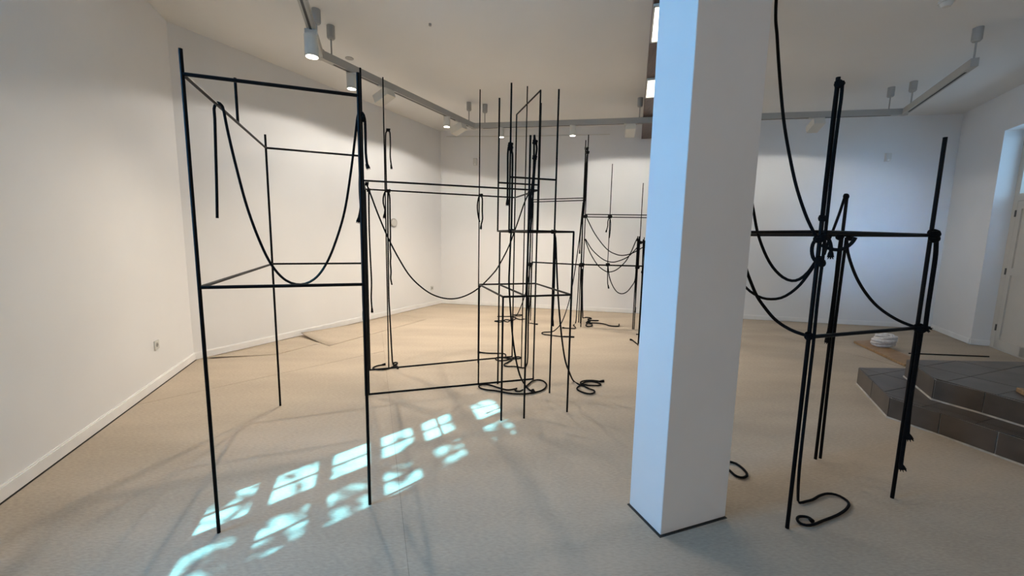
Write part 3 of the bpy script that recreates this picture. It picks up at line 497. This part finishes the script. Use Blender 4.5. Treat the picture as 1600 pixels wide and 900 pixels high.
# niche with the cream door and its transom light
dc = W1v + RN * 0.2
def dp_(s, z, o=0.0): return dc + RD * s + RN * o + ZZ * z
def dbar(mb, s0, s1, z0, z1, o=0.0, t=0.03): mb.box(dp_((s0 + s1) / 2, (z0 + z1) / 2, o), abs(s1 - s0) / 2, t, abs(z1 - z0) / 2, RD, RN, ZZ)
door = MB()
for s0, s1 in ((0, 0.10), (NICHE_W - 0.10, NICHE_W)): dbar(door, s0, s1, 0, NICHE_H, 0.03)
for z0, z1 in ((2.07, 2.17), (NICHE_H - 0.09, NICHE_H)): dbar(door, 0.1, NICHE_W - 0.1, z0, z1, 0.03)
door = struct(door.build('door_1', M['door']), 'cream panelled double door in the niche of the right wall')
for s0, s1 in ((0.104, 0.723), (0.727, NICHE_W - 0.104)):
    lf = MB(); dbar(lf, s0, s1, 0.012, 2.066, 0.035, 0.018)
    for a, b, c, d in ((s0, s0 + 0.09, 0.012, 2.066), (s1 - 0.09, s1, 0.012, 2.066), (s0, s1, 0.012, 0.14), (s0, s1, 1.96, 2.066), (s0, s1, 1.05, 1.15)):
        dbar(lf, a, b, c, d, 0.012, 0.012)
    lf.build('door_leaf', M['door'], door)
for z in (0.30, 1.10, 1.90):
    h = MB(); h.tube([dp_(0.10, z - 0.045, -0.008), dp_(0.10, z + 0.045, -0.008)], 0.009, 8); h.build('hinge', M['hinge'], door)
tg = MB(); dbar(tg, 0.1, NICHE_W - 0.1, 2.17, NICHE_H - 0.09, 0.03, 0.003); tg.build('transom_pane', M['glass'], door)
tb = MB(); dbar(tb, 0.715, 0.735, 2.17, NICHE_H - 0.09, 0.03, 0.012); dbar(tb, 0.1, NICHE_W - 0.1, 2.55, 2.57, 0.03, 0.012); tb.build('glazing_bar', M['door'], door)
th = MB(); dbar(th, 0, NICHE_W, -0.01, 0.012, 0.03, 0.04); th.build('threshold', M['door'], door)

# felt floor covering: sheets laid side by side, each its own piece of the floor
def clip(poly, p, n):
    out = []
    for i in range(len(poly)):
        a, b = poly[i], poly[(i + 1) % len(poly)]
        da = (a[0] - p[0]) * n[0] + (a[1] - p[1]) * n[1]; db = (b[0] - p[0]) * n[0] + (b[1] - p[1]) * n[1]
        if da >= 0: out.append(a)
        if da * db < 0:
            t = da / (da - db); out.append((a[0] + (b[0] - a[0]) * t, a[1] + (b[1] - a[1]) * t))
    return out
def shift(p, n, d): return (p[0] + n[0] * d, p[1] + n[1] * d)
def sheet(poly):
    mb = MB(); mb.prism(poly, -0.004, 0.0); return mb.build('felt_sheet', M['felt'], floor)
inner = clip([(p[0], p[1]) for p in room], shift(LC, (0.94, 0.34), 0.024), (0.94, 0.34))   # a dark joint stays open along the left skirting
ax2 = (AX.x, AX.y); nax = (-AX.x, -AX.y)
sA = (-0.783, 2.600); sB = (3.944, 6.740); g = 0.0006
left = clip(inner, shift(sA, nax, g), nax)
mid = clip(clip(inner, shift(sA, ax2, g), ax2), shift(sB, nax, 0.005), nax)
right = clip(inner, shift(sB, ax2, 0.005), ax2)
q = (-2.517, 3.883); dq = Vector((0.667, 0.745, 0)).normalized(); nq = (-dq.y, dq.x); mq = (dq.y, -dq.x)
sheet(clip(left, shift(q, nq, 0.0028), nq)); sheet(clip(left, shift(q, mq, 0.0028), mq)); sheet(mid); sheet(right)
niche = [W1, tuple((W1v + RN * 0.19)[:2]), tuple((W1v + RN * 0.19 + RD * NICHE_W)[:2]), tuple((W1v + RD * NICHE_W)[:2])]
sheet(niche)
# a loose overlapping strip whose corner curls up against the back left wall
def flap(corner, along, inward, la, li, lift):
    mb = MB(); V = []; nu, nv = 14, 10
    for i in range(nu + 1):
        for j in range(nv + 1):
            u, v = i / nu, j / nv
            p = Vector((*corner, 0)) + Vector((*along, 0)) * la * u + Vector((*inward, 0)) * li * v
            V.append((p.x, p.y, 0.0025 + lift * (1 - u) ** 3 * (1 - v) ** 2))
    F_ = [(i * (nv + 1) + j, (i + 1) * (nv + 1) + j, (i + 1) * (nv + 1) + j + 1, i * (nv + 1) + j + 1) for i in range(nu) for j in range(nv)]
    mb.add(V, F_, True); o = mb.build('curled_felt_flap', M['felt'], floor)
    s = o.modifiers.new('thick', 'SOLIDIFY'); s.thickness = 0.004; s.offset = 0
    return o
bl = (Vector((*BC, 0)) - Vector((*LC, 0))).normalized()
flap((-2.965, 5.545), (bl.x, bl.y), (0.80, -0.60), 2.0, 0.75, 0.055)
flap((-3.50, 4.46), (bl.x, bl.y), (0.93, 0.30), 0.6, 0.75, 0.02)

# ---------------------------------------------------------------- column and beam
cb = Vector((0.755, 1.819, 0)); cux = Vector((0.938, 0.346, 0)); cuy = Vector((-0.330, 0.944, 0)).normalized()
cuy = Vector((-cux.y, cux.x, 0)); CW, CD = 0.422, 0.249
cc_ = cb + cux * CW / 2 + cuy * CD / 2
mb = MB(); mb.box(cc_ + ZZ * (0.004 + CEIL - 0.20) / 2, CW / 2, CD / 2, (CEIL - 0.20 - 0.004) / 2, cux, cuy, ZZ)
column = struct(mb.build('column', M['column']), 'white square column standing in the room')
bv = column.modifiers.new('edge', 'BEVEL'); bv.width = 0.004; bv.segments = 2
mb = MB(); mb.box(cc_ + ZZ * 0.0012 - (cux + cuy * 0.6) * 0.004, CW / 2 + 0.007, CD / 2 + 0.008, 0.0012, cux, cuy, ZZ); mb.build('floor_gap', M['gap'], column)
bd = Vector((0.282, 0.959, 0)).normalized(); bn = Vector((bd.y, -bd.x, 0)); BW = 0.40; BZ = 3.30
b0 = Vector((1.063, 3.389, 0)) - bd * 5.6; blen = 5.6 + 4.56
mb = MB(); mb.box(b0 + bd * blen / 2 + bn * BW / 2 + ZZ * (BZ + CEIL) / 2, blen / 2, BW / 2, (CEIL - BZ) / 2 - 0.001, bd, bn, ZZ)
beam = struct(mb.build('ceiling_beam', M['beam']), 'dark brown wooden ceiling beam carried by the white column')
for k in range(-2, 1):
    y0 = 5.6 + 1.62 + k * 1.55
    mb = MB(); mb.box(b0 + bd * (y0 + 0.30) + bn * (BW / 2) + ZZ * (BZ - 0.008), 0.30, BW / 2 - 0.012, 0.006, bd, bn, ZZ); lp = mb.build('light_panel', M['panel'], beam)
    mb = MB()
    for sgn in (-1, 1):
        mb.box(b0 + bd * (y0 + 0.30 + sgn * 0.306) + bn * BW / 2 + ZZ * (BZ - 0.010), 0.010, BW / 2, 0.010, bd, bn, ZZ)
        mb.box(b0 + bd * (y0 + 0.30) + bn * (BW / 2 + sgn * (BW / 2 - 0.006)) + ZZ * (BZ - 0.010), 0.316, 0.007, 0.010, bd, bn, ZZ)
    mb.build('panel_frame', M['fixture'], lp)
light('beam_panel_light', 'AREA', b0 + bd * (5.6 + 1.92) + bn * BW / 2 + ZZ * (BZ - 0.02), (0, 0, -1), 5.0, (1.0, 0.95, 0.82), shape='RECTANGLE', size=0.36, size_y=0.55)

# ---------------------------------------------------------------- track lights
TZ = 3.25
Ta, Tb, Tc, Td = Vector((-1.988, 4.336, 0)), Vector((-0.681, 6.900, 0)), Vector((5.331, 5.787, 0)), Vector((4.531, 4.236, 0))
T1d = Vector((-1.67 + 1.988, 3.384 - 4.336, 0)).normalized(); T0 = Ta + T1d * 5.4
track = empty('light_track', (-1.988, 4.336, TZ), 'long grey-white lighting track hung below the ceiling, bending round the room', 'light track')
def tseg(a, b):
    d = (b - a).normalized(); n = Vector((-d.y, d.x, 0)); L = (b - a).length
    o = -track.location
    mb = MB(); mb.box((a + b) / 2 + ZZ * TZ + o, L / 2, 0.030, 0.040, d, n, ZZ); s = mb.build('track_rail', M['rail'], track)
    mb = MB(); mb.box((a + b) / 2 + ZZ * (TZ - 0.0408) + o, L / 2 - 0.16, 0.010, 0.0012, d, n, ZZ); mb.build('track_slot', M['slot'], s)
for a, b in ((T0, Ta), (Ta, Tb), (Tb, Tc), (Tc, Td)): tseg(a, b)
for p in (Ta, Tb, Tc):
    mb = MB(); mb.tube([p + ZZ * (TZ - 0.043) - track.location, p + ZZ * (TZ + 0.043) - track.location], 0.043, 14); mb.build('corner_joint', M['rail'], track)
d2, d3, d4 = (Tb - Ta).normalized(), (Tc - Tb).normalized(), (Td - Tc).normalized()
for p in (Ta + T1d * 0.19, Ta + d2 * 0.14, Tb - d2 * 0.14, Tb + d3 * 0.19, Tb + d3 * 2.62, Tc - d3 * 0.19, Tc + d4 * 0.20, Td - d4 * 0.03):
    o = -track.location; mb = MB()
    mb.tube([p + ZZ * (CEIL - 0.115) + o, p + ZZ * (CEIL - 0.10) + o, p + ZZ * CEIL + o], 0.040, 16)
    mb.tube([p + ZZ * (CEIL - 0.130) + o, p + ZZ * (CEIL - 0.115) + o], 0.030, 16, 0.040)
    can = mb.build('ceiling_canopy', M['canopy'], track)
    mb = MB(); mb.tube([p + ZZ * (TZ + 0.04) + o, p + ZZ * (CEIL - 0.125) + o], 0.008, 8); mb.build('suspension_rod', M['canopy'], can)

def spot(x, y, z0, z1, r, label, energy, tilt=(0, 0), size=136):
    t = empty('track_spotlight', (x, y, z1), label, 'spotlight', 'cylinder spotlights on the track')
    mb = MB(); mb.tube([(0, 0, 0.0), (0, 0, z0 - z1 + 0.004)], r, 24); mb.tube([(0, 0, z0 - z1 + 0.004), (0, 0, z0 - z1)], r, 24, r * 0.96); mb.build('lamp_body', M['fixture'], t)
    mb = MB(); mb.tube([(0, 0, z0 - z1 - 0.0015), (0, 0, z0 - z1 + 0.001)], r * 0.86, 24); mb.build('lamp_lens', M['lamp'], t)
    mb = MB(); mb.box((0, 0, (TZ - 0.04 - z1) / 2), 0.018, 0.05, (TZ - 0.04 - z1) / 2 + 0.002, T1d, (T1d.y, -T1d.x, 0), (0, 0, 1)); mb.build('track_adapter', M['fixture'], t)
    light('spot_lamp', 'SPOT', (x, y, z0 - 0.012), (tilt[0], tilt[1], -1), energy, (1.0, 0.87, 0.71), spot_size=math.radians(size), spot_blend=0.9, shadow_soft_size=0.022)
    return t
SPOT_E = 108
spot(-1.797, 3.764, 2.990, 3.165, 0.058, 'large white cylinder spotlight nearest the track corner, left of the tall frame', SPOT_E * 0.8, (0.05, -0.15))
spot(-1.812, 4.681, 3.040, 3.190, 0.050, 'white cylinder spotlight above the tall left frame, first after the track corner', SPOT_E, (0.05, 0.0))
spot(-1.016, 6.243, 3.060, 3.200, 0.050, 'white cylinder spotlight close to the far left track corner', SPOT_E, (0.15, 0.0))
spot(-0.224, 6.815, 3.062, 3.200, 0.050, 'white cylinder spotlight half hidden behind the tower rods', SPOT_E, (0.0, -0.15))
spot(0.912, 6.605, 3.054, 3.200, 0.050, 'white cylinder spotlight on the back track between tower and brown beam', SPOT_E, (0.0, -0.15))

def flood(x, y, zc, wall_n, label, energy, lamp_side=1, size=158, drop=79):
    """box wall-washer: wall_n points from the lamp to the wall it lights"""
    n = Vector((*wall_n, 0)).normalized(); s = Vector((-n.y, n.x, 0))
    t = empty('track_floodlight', (x, y, zc), label, 'floodlight', 'box floodlights on the track')
    tilt = math.radians(22); fwd = n * math.cos(tilt) - ZZ * math.sin(tilt); upv = s.cross(fwd)
    if upv.z < 0: upv = -upv
    mb = MB(); prof = [(-0.10, -0.045), (-0.105, 0.035), (-0.05, 0.055), (0.115, 0.055), (0.115, -0.045)]
    V = [fwd * a + upv * b + s * w for w in (-0.07, 0.07) for a, b in prof]
    k = len(prof); mb.add(V, [tuple(range(k - 1, -1, -1)), tuple(range(k, 2 * k))] + [(i, (i + 1) % k, k + (i + 1) % k, k + i) for i in range(k)]); mb.build('lamp_housing', M['fixture'], t)
    mb = MB(); mb.box(fwd * 0.117 + upv * -0.02, 0.002, 0.055, 0.014, fwd, s, upv); mb.build('lamp_lens', M['lamp'], t)
    mb = MB(); mb.tube([(0, 0, 0.05), (0, 0, TZ - 0.04 - zc)], 0.010, 8); mb.build('swivel_stem', M['fixture'], t)
    mb = MB(); mb.box((0, 0, TZ - 0.046 - zc), 0.10, 0.016, 0.006, (s.x, s.y, 0), (n.x, n.y, 0), (0, 0, 1)); mb.build('track_adapter', M['fixture'], t)
    a = math.radians(drop); P = t.location + fwd * 0.14 - ZZ * 0.03
    light('flood_lamp', 'SPOT', P, n * math.cos(a) - ZZ * math.sin(a), energy, (1.0, 0.94, 0.86), spot_size=math.radians(size), spot_blend=0.12, shadow_soft_size=0.05)
    return t
NBL = (-bl.y, bl.x); bk = (Vector((*BC, 0)) - Vector((*RC, 0))).normalized(); NB = (bk.y, -bk.x)
FLOOD_E = 40
flood(-1.586, 5.126, 3.112, NBL, 'box floodlight on the left track, in line with the left slender rod', FLOOD_E)
flood(-0.873, 6.524, 3.105, NBL, 'box floodlight beside the spotlight near the far left track corner', FLOOD_E)
flood(1.774, 6.445, 3.110, NB, 'box floodlight on the back track just left of the brown beam', FLOOD_E)
flood(4.279, 5.982, 3.110, NB, 'box floodlight on the back track right of the white column', FLOOD_E * 0.55)

# ---------------------------------------------------------------- fittings on walls and ceiling
def on_wall(p, n, up=ZZ):
    n = Vector((*n[:2], 0)).normalized(); return Vector(p), n, Vector((-n.y, n.x, 0))
def socket(p, n, label):
    P, n, s = on_wall(p, n); t = empty('wall_socket', P, label, 'socket')
    mb = MB(); mb.box(n * 0.005, 0.041, 0.041, 0.005, s, ZZ, n); mb.build('cover_plate', M['sensor'], t)
    mb = MB(); mb.tube([n * 0.0095, n * 0.011], 0.0215, 20); mb.build('socket_insert', M['sensor_dark'], t)
    mb = MB()
    for k in (-1, 1): mb.tube([n * 0.011 + s * 0.009 * k, n * 0.012 + s * 0.009 * k], 0.003, 8)
    mb.build('contact_hole', M['gap'], t)
NL_in = -N_L; NBL_in = -Vector((*NBL, 0)); NB_in = -Vector((*NB, 0))
def foot(p, a, n):   # drop a point onto the wall line through a with inward normal n
    P = Vector(p); A = Vector((*a, 0)); n = Vector((*n[:2], 0)); return P - n * ((P - A).dot(n))
socket(foot((-3.319, 3.648, 0.392), LC, NL_in), NL_in, 'white wall socket low on the left wall near the corner')
socket(foot((-1.666, 8.314, 0.368), BC, NBL_in), NBL_in, 'small wall socket low beside the far left corner')
def sensor(p, n, label):
    P, n, s = on_wall(p, n); t = empty('wall_sensor', P, label, 'sensor', None)
    mb = MB(); prof = [(0, -0.07), (0.03, -0.07), (0.05, -0.03), (0.05, 0.05), (0.035, 0.07), (0, 0.07)]
    V = [n * a + ZZ * b + s * w for w in (-0.038, 0.038) for a, b in prof]; k = len(prof)
    mb.add(V, [tuple(range(k)), tuple(range(2 * k - 1, k - 1, -1))] + [(i, k + i, k + (i + 1) % k, (i + 1) % k) for i in range(k)]); mb.build('sensor_housing', M['sensor'], t)
    mb = MB(); mb.tube([n * 0.036 - ZZ * 0.045, n * 0.050 - ZZ * 0.040], 0.016, 14, 0.010); mb.build('sensor_lens', M['skirting'], t)
sensor(foot((-0.796, 8.446, 2.954), BC, NB_in), NB_in, 'small grey motion sensor high on the back wall near the far left corner')
sensor(foot((6.318, 7.017, 2.909), BC, NB_in), NB_in, 'small grey motion sensor high on the back wall right of the column')
P, n, s = on_wall(foot((-2.150, 7.320, 1.668), BC, NBL_in), NBL_in)
t = empty('wall_disc', P, 'oval milky plastic cover on the white wall behind the left slender rod', 'wall cover')
mb = MB(); mb.tube([(0, 0, 0), n * 0.018, n * 0.026], 0.075, 28); d_ = mb.build('cover_rim', M['sensor_dark'], t); 
mb = MB(); mb.tube([n * 0.0255, n * 0.034], 0.066, 28, 0.055); mb.tube([n * 0.033, n * 0.040], 0.030, 20, 0.024); mb.build('cover_cap', M['clear'], t)
mb = MB(); mb.tube([foot((-1.40, 8.58, 3.47), BC, NB_in) + NB_in * 0.008, foot((0.35, 8.2, 3.43), BC, NB_in) + NB_in * 0.008, foot((1.80, 7.93, 3.42), BC, NB_in) + NB_in * 0.008], 0.008, 6)
tag(mb.build('wall_cable', M['fixture']), 'thin pale cable running along the back wall under the ceiling', 'cable')
t = empty('smoke_detector', (3.764, 3.822, CEIL), 'white round smoke detector on the ceiling above the right frame', 'smoke detector')
mb = MB(); mb.tube([(0, 0, 0), (0, 0, -0.022)], 0.058, 28); mb.build('detector_base', M['sensor'], t)
mb = MB(); mb.tube([(0, 0, -0.022), (0, 0, -0.045), (0, 0, -0.055)], 0.046, 28, 0.028); mb.build('detector_head', M['sensor'], t)
mb = MB(); mb.tube([(0.03, 0, -0.040), (0.03, 0, -0.052)], 0.006, 8); mb.build('indicator', M['sensor_dark'], t)
def ceil_bit(name, x, y, r, h, label, cat):
    mb = MB(); mb.tube([(0, 0, 0), (0, 0, -h)], r, 14); tag(mb.build(name, M['canopy'], None, (x, y, CEIL)), label, cat)
ceil_bit('ceiling_hook', -0.88, 4.38, 0.014, 0.022, 'tiny grey stub on the ceiling above the long frame', 'hook')
ceil_bit('ceiling_vent', -2.037, 5.222, 0.050, 0.006, 'small flat grey disc on the ceiling near the left track', 'vent')

# ---------------------------------------------------------------- steel rods
ROD = 0.0080
def rod_mesh(a, b, base, r=ROD):
    mb = MB(); mb.tube([sub(a, base), sub(b, base)], r, 10); return mb
n_frame = 0
for name, label, rods in FRAMES:
    if len(rods) == 1:
        p, a, b = rods[0]
        tag(rod_mesh(a, b, a, 0.0062).build(name, M['steel'], None, a), label, 'rod', 'upright single steel rods'); continue
    base = (rods[0][1][0], rods[0][1][1], min(min(a[2], b[2]) for _, a, b in rods))
    t = empty(name, base, label, 'sculpture', 'black steel rod sculptures')
    rr = 0.0095 if 'right of the white column' in label else ROD
    for p, a, b in rods: rod_mesh(a, b, base, rr).build(p, M['steel'], t)

# ---------------------------------------------------------------- ropes
def knot_mb(c, R, r):
    """a wrapped hitch: two and a half turns of cord round the rod plus a cross turn"""
    mb = MB(); pts = []
    n = 44; h = max(R * 0.9, 3.0 * r)
    for i in range(n + 1):
        a = 2 * math.pi * 2.5 * i / n
        pts.append((c[0] + math.cos(a) * (R * 0.62), c[1] + math.sin(a) * (R * 0.62), c[2] - h / 2 + h * i / n))
    mb.tube(pts, r * 0.95, 7)
    pts = [(c[0] + math.cos(a) * R * 0.75, c[1] + math.sin(a) * R * 0.75, c[2] + math.sin(a * 1.0 + 0.6) * h * 0.55) for a in [2 * math.pi * i / 24 for i in range(25)]]
    mb.tube(pts, r * 0.95, 7)
    return mb
def tip_mb(a, b, r):
    a = Vector(a); b = Vector(b); mb = MB(); d = (b - a)
    mb.tube([a, a + d * 0.35, b], r * 1.12, 9, r * 1.75)
    dn = d.normalized(); u = dn.orthogonal().normalized(); w = dn.cross(u)
    for k in range(6):
        q = 2 * math.pi * k / 6; o = (u * math.cos(q) + w * math.sin(q)) * r
        mb.tube([b - dn * r * 0.5 + o * 0.7, b + dn * r * 1.1 + o * 1.5], r * 0.35, 5, r * 0.16)
    return mb
for label, group, r, strands, knots, tips in ROPES:
    base = strands[0][0]; mb = MB()
    for s_ in strands: mb.tube([sub(p, base) for p in smooth(s_)], r * 0.92, 9)
    o = tag(mb.build('rope', M['rope'], None, base), label, 'rope', group)
    for c, R in knots: knot_mb(sub(c, base), R, r * 0.9).build('knot', M['rope'], o)
    for a, b in tips: tip_mb(sub(a, base), sub(b, base), r * 0.9).build('frayed_end', M['rope'], o)

# ---------------------------------------------------------------- tiled platform
def inset_poly(poly, d):
    c = Vector((sum(p[0] for p in poly) / len(poly), sum(p[1] for p in poly) / len(poly)))
    n = len(poly); A = sum(poly[i][0] * poly[(i + 1) % n][1] - poly[(i + 1) % n][0] * poly[i][1] for i in range(n))
    if A < 0: poly = poly[::-1]
    out = poly
    for i in range(n):
        a, b = poly[i], poly[(i + 1) % n]; e = Vector((b[0] - a[0], b[1] - a[1]))
        if e.length < 1e-6: continue
        e.normalize(); nn = (-e.y, e.x); out = clip(out, shift(a, nn, d), nn)
    return out
def wx(y): return W1[0] + RD.x / RD.y * (y - W1[1]) - 0.05
Q0, Q1, Q2 = (3.615, 4.045), (3.186, 3.234), (3.300, 2.940)
qd = Vector((0.30, -0.954, 0)).normalized()
Q3 = (Q2[0] + qd.x * 1.7, Q2[1] + qd.y * 1.7)
U0_, U1_, U2_ = (3.822, 3.770), (3.505, 3.205), (3.612, 2.940)
ud = Vector((0.26, -0.966, 0)).normalized()
U3_ = (U2_[0] + ud.x * 1.7, U2_[1] + ud.y * 1.7)
low = [Q0, Q1, Q2, Q3, (wx(Q3[1]), Q3[1]), (wx(4.07), 4.07)]
high = [U0_, U1_, U2_, U3_, (wx(U3_[1]), U3_[1]), (wx(3.76), 3.76)]
plat = empty('tiled_platform', (3.186, 3.234, 0), 'dark slate tiled two-step platform at the right edge of the room', 'platform')
PO = -plat.location
def loc(poly): return [(p[0] + PO.x, p[1] + PO.y) for p in poly]
H1, H2, TT = 0.175, 0.350, 0.012
mb = MB(); mb.prism(loc(inset_poly(low, 0.010)), 0.0, H1 - 0.004); mb.prism(loc(inset_poly(high, 0.010)), H1 - 0.004, H2 - 0.004); mb.build('mortar_core', M['darkgrout'], plat)
mb = MB()
for poly, z in ((low, 0.0), (high, H1)):
    for i in (0, 1, 2):
        a, b = Vector((*poly[i], 0)), Vector((*poly[i + 1], 0)); e = (b - a).normalized(); nn = Vector((e.y, -e.x, 0))
        if nn.x > 0: nn = -nn
        mb.box((a + b) / 2 + ZZ * (z + 0.006) + nn * 0.006 + PO, (b - a).length / 2 + 0.006, 0.006, 0.006, e, nn, ZZ)
        mb.box((a + b) / 2 + ZZ * (z + H1 / 2) - nn * 0.006 + PO, (b - a).length / 2, 0.004, H1 / 2 - 0.004, e, nn, ZZ)
mb.build('grout_bead', M['grout'], plat)
def riser_tiles(poly, z, breaks):
    for i in (0, 1, 2):
        a, b = Vector((*poly[i], 0)), Vector((*poly[i + 1], 0)); e = (b - a).normalized(); nn = Vector((e.y, -e.x, 0)); L = (b - a).length
        if nn.x > 0: nn = -nn
        cuts = [0] + [c for c in breaks[i] if 0 < c < L - 0.02] + [L]
        for s0, s1 in zip(cuts, cuts[1:]):
            mb = MB(); mb.box(a + e * (s0 + s1) / 2 + ZZ * (z + 0.010 + (H1 - 0.014) / 2) + nn * random.uniform(-0.0008, 0.0008) + PO, (s1 - s0) / 2 - 0.004, 0.006, (H1 - 0.014) / 2, e, nn, ZZ)
            mb.build('riser_tile', M['tile'], plat)
riser_tiles(low, 0.0, ([0.46], [], [0.305, 0.61, 0.91, 1.21, 1.51, 1.81, 2.11, 2.41]))
riser_tiles(high, H1, ([0.22, 0.30], [], [0.305, 0.61, 0.91, 1.21, 1.51, 1.81, 2.11]))
def tread_tiles(poly, z, gx, gy, hole=None):
    g0 = Vector((3.9, 3.30)); e = Vector((0.93, 0.36)).normalized(); f_ = Vector((-e.y, e.x))
    ip = inset_poly(poly, 0.001)
    for i in range(-8, 9):
        for j in range(-12, 7):
            cell = [g0 + e * (i * gx + a) + f_ * (j * gy + b) for a, b in ((0.0025, 0.0025), (gx - 0.0025, 0.0025), (gx - 0.0025, gy - 0.0025), (0.0025, gy - 0.0025))]
            pc = [tuple(v) for v in cell]
            n = len(ip)
            A = sum(ip[k][0] * ip[(k + 1) % n][1] - ip[(k + 1) % n][0] * ip[k][1] for k in range(n)); src = ip if A > 0 else ip[::-1]
            for k in range(n):
                a, b = src[k], src[(k + 1) % n]; ee = Vector((b[0] - a[0], b[1] - a[1])).normalized(); pc = clip(pc, a, (-ee.y, ee.x))
                if len(pc) < 3: break
            if len(pc) < 3: continue
            ar = abs(sum(pc[k][0] * pc[(k + 1) % len(pc)][1] - pc[(k + 1) % len(pc)][0] * pc[k][1] for k in range(len(pc)))) / 2
            if ar < 0.0008: continue
            if hole:   # skip tiles wholly under the upper step
                inside = all(all((p[0] - hole[k][0]) * -(hole[(k + 1) % len(hole)][1] - hole[k][1]) + (p[1] - hole[k][1]) * (hole[(k + 1) % len(hole)][0] - hole[k][0]) > 0.0 for k in range(len(hole))) for p in pc)
                if inside: continue
            mb = MB(); mb.prism(loc(pc), z - 0.006, z + random.uniform(-0.0006, 0.0006)); mb.build('tread_tile', M['tile'], plat)
hole = high if sum(high[k][0] * high[(k + 1) % 6][1] - high[(k + 1) % 6][0] * high[k][1] for k in range(6)) > 0 else high[::-1]
tread_tiles(low, H1, 0.60, 0.30, hole)
tread_tiles(high, H2, 0.53, 0.29)

# ---------------------------------------------------------------- things on and behind the platform
mb = MB(); mb.prism([(3.866, 2.965), (3.806, 2.865), (4.10, 2.70), (4.16, 2.80)], H2 + 0.001, H2 + 0.034)
wbk = mb.build('wooden_block', M['board']); tag(wbk, 'honey-coloured wooden block lying on the top step of the platform', 'wooden block')
bv = wbk.modifiers.new('edge', 'BEVEL'); bv.width = 0.006; bv.segments = 2
mb = MB(); mb.prism([(5.026, 5.768), (5.360, 5.850), (4.98, 4.62), (4.70, 4.66)], 0.001, 0.034)
bd_ = mb.build('wooden_board', M['board']); tag(bd_, 'honey-coloured wooden board lying on the floor behind the platform', 'board')
bv = bd_.modifiers.new('edge', 'BEVEL'); bv.width = 0.004; bv.segments = 2
tag(rod_mesh((5.316, 5.235, 0.008), (6.286, 5.151, 0.008), (5.316, 5.235, 0.008), 0.008).build('dark_stick', M['steel'], None, (5.316, 5.235, 0.008)), 'thin dark stick lying on the floor between board and door', 'stick')
# loosely coiled white webbing on the board
rc = (5.20, 5.48, 0.035); mb = MB(); pts = []
turns = 5; N = 150
for i in range(N + 1):
    a = 2 * math.pi * turns * i / N; u = i / N
    R = 0.118 + 0.016 * math.sin(a * 0.83 + 1) - 0.020 * u
    pts.append(Vector((math.cos(a) * R * 1.10, math.sin(a) * R * 0.95, 0.020 + 0.115 * u + 0.012 * math.sin(a * 1.3))))
V = []; Fc = []
for i, p in enumerate(pts):
    rad = Vector((p.x, p.y, 0)).normalized(); h = 0.019; w = 0.011
    for a_, b_ in ((-w, -h), (-w * 1.4, 0), (-w, h), (w, h), (w * 1.4, 0), (w, -h)): V.append(p + rad * a_ + ZZ * b_)
for i in range(N):
    for k in range(6): Fc.append((i * 6 + k, (i + 1) * 6 + k, (i + 1) * 6 + (k + 1) % 6, i * 6 + (k + 1) % 6))
mb.add(V, Fc, True); mb.add(V[:6], [tuple(range(6))]); mb.add(V[-6:], [tuple(range(5, -1, -1))])
coil = tag(mb.build('webbing_coil', M['strap'], None, rc), 'coil of white webbing strap resting on the wooden board', 'strap coil')
mb = MB(); pts = [Vector((0.10 * math.cos(a), 0.085 * math.sin(a), 0.150 + 0.012 * math.sin(2.2 * a))) for a in [2 * math.pi * (0.1 + 1.35 * i / 50) for i in range(51)]]
mb.tube(pts, 0.016, 8); mb.tube([p * 0.72 + ZZ * 0.045 for p in pts], 0.016, 8); mb.build('inner_turns', M['strap'], coil)

# ---------------------------------------------------------------- outside: ground and the shrub that dapples the sunlight
g_ = MB(); g_.box((-7.2, -4.2, -0.05), 3.5, 4.5, 0.05, AX, AY, ZZ); struct(g_.build('courtyard_ground', M['ground']))
sh = empty('garden_shrub', (-4.6, -1.6, 0), 'leafy shrub outside the left window', 'shrub')
mb = MB(); so = -sh.location
back = -SUN_DIR
def outp(s, z, t): return wp(s, z) + back * t
for k in range(9):
    a = Vector((-4.6 + random.uniform(-.1, .1), -1.6 + random.uniform(-.1, .1), 0)); c = outp(random.uniform(.6, 1.9), random.uniform(.9, 3.0), random.uniform(2.0, 3.0)); m_ = (a + c) / 2 + Vector((random.uniform(-.2, .2), random.uniform(-.2, .2), .3))
    mb.tube([p + so for p in smooth([a, m_, c], 0.1)], 0.016, 6, 0.004)
mb.build('branches', M['bark'], sh)
mb = MB()
for k in range(1050):
    z = random.uniform(0.9, 3.2); s_ = random.uniform(0.7, 1.8)
    dens = 0.09 + 0.85 * (s_ > 1.29) + 0.30 * (z < 1.5)
    if random.random() > dens: continue
    c = outp(s_, z, random.uniform(1.6, 3.2)) + so
    a = random.uniform(0, 6.28); u = Vector((math.cos(a), math.sin(a), random.uniform(-.5, .5))).normalized(); w = u.cross(Vector((random.uniform(-1, 1), random.uniform(-1, 1), 1))).normalized()
    L, w_ = random.uniform(.05, .12), random.uniform(.018, .04)
    mb.add([c - u * L, c - u * L * .2 + w * w_, c + u * L * .5 + w * w_ * .7, c + u * L, c + u * L * .5 - w * w_ * .7, c - u * L * .2 - w * w_], [(0, 1, 2, 3, 4, 5)])
lv = mb.build('foliage', M['leaf'], sh); lv['kind'] = 'stuff'
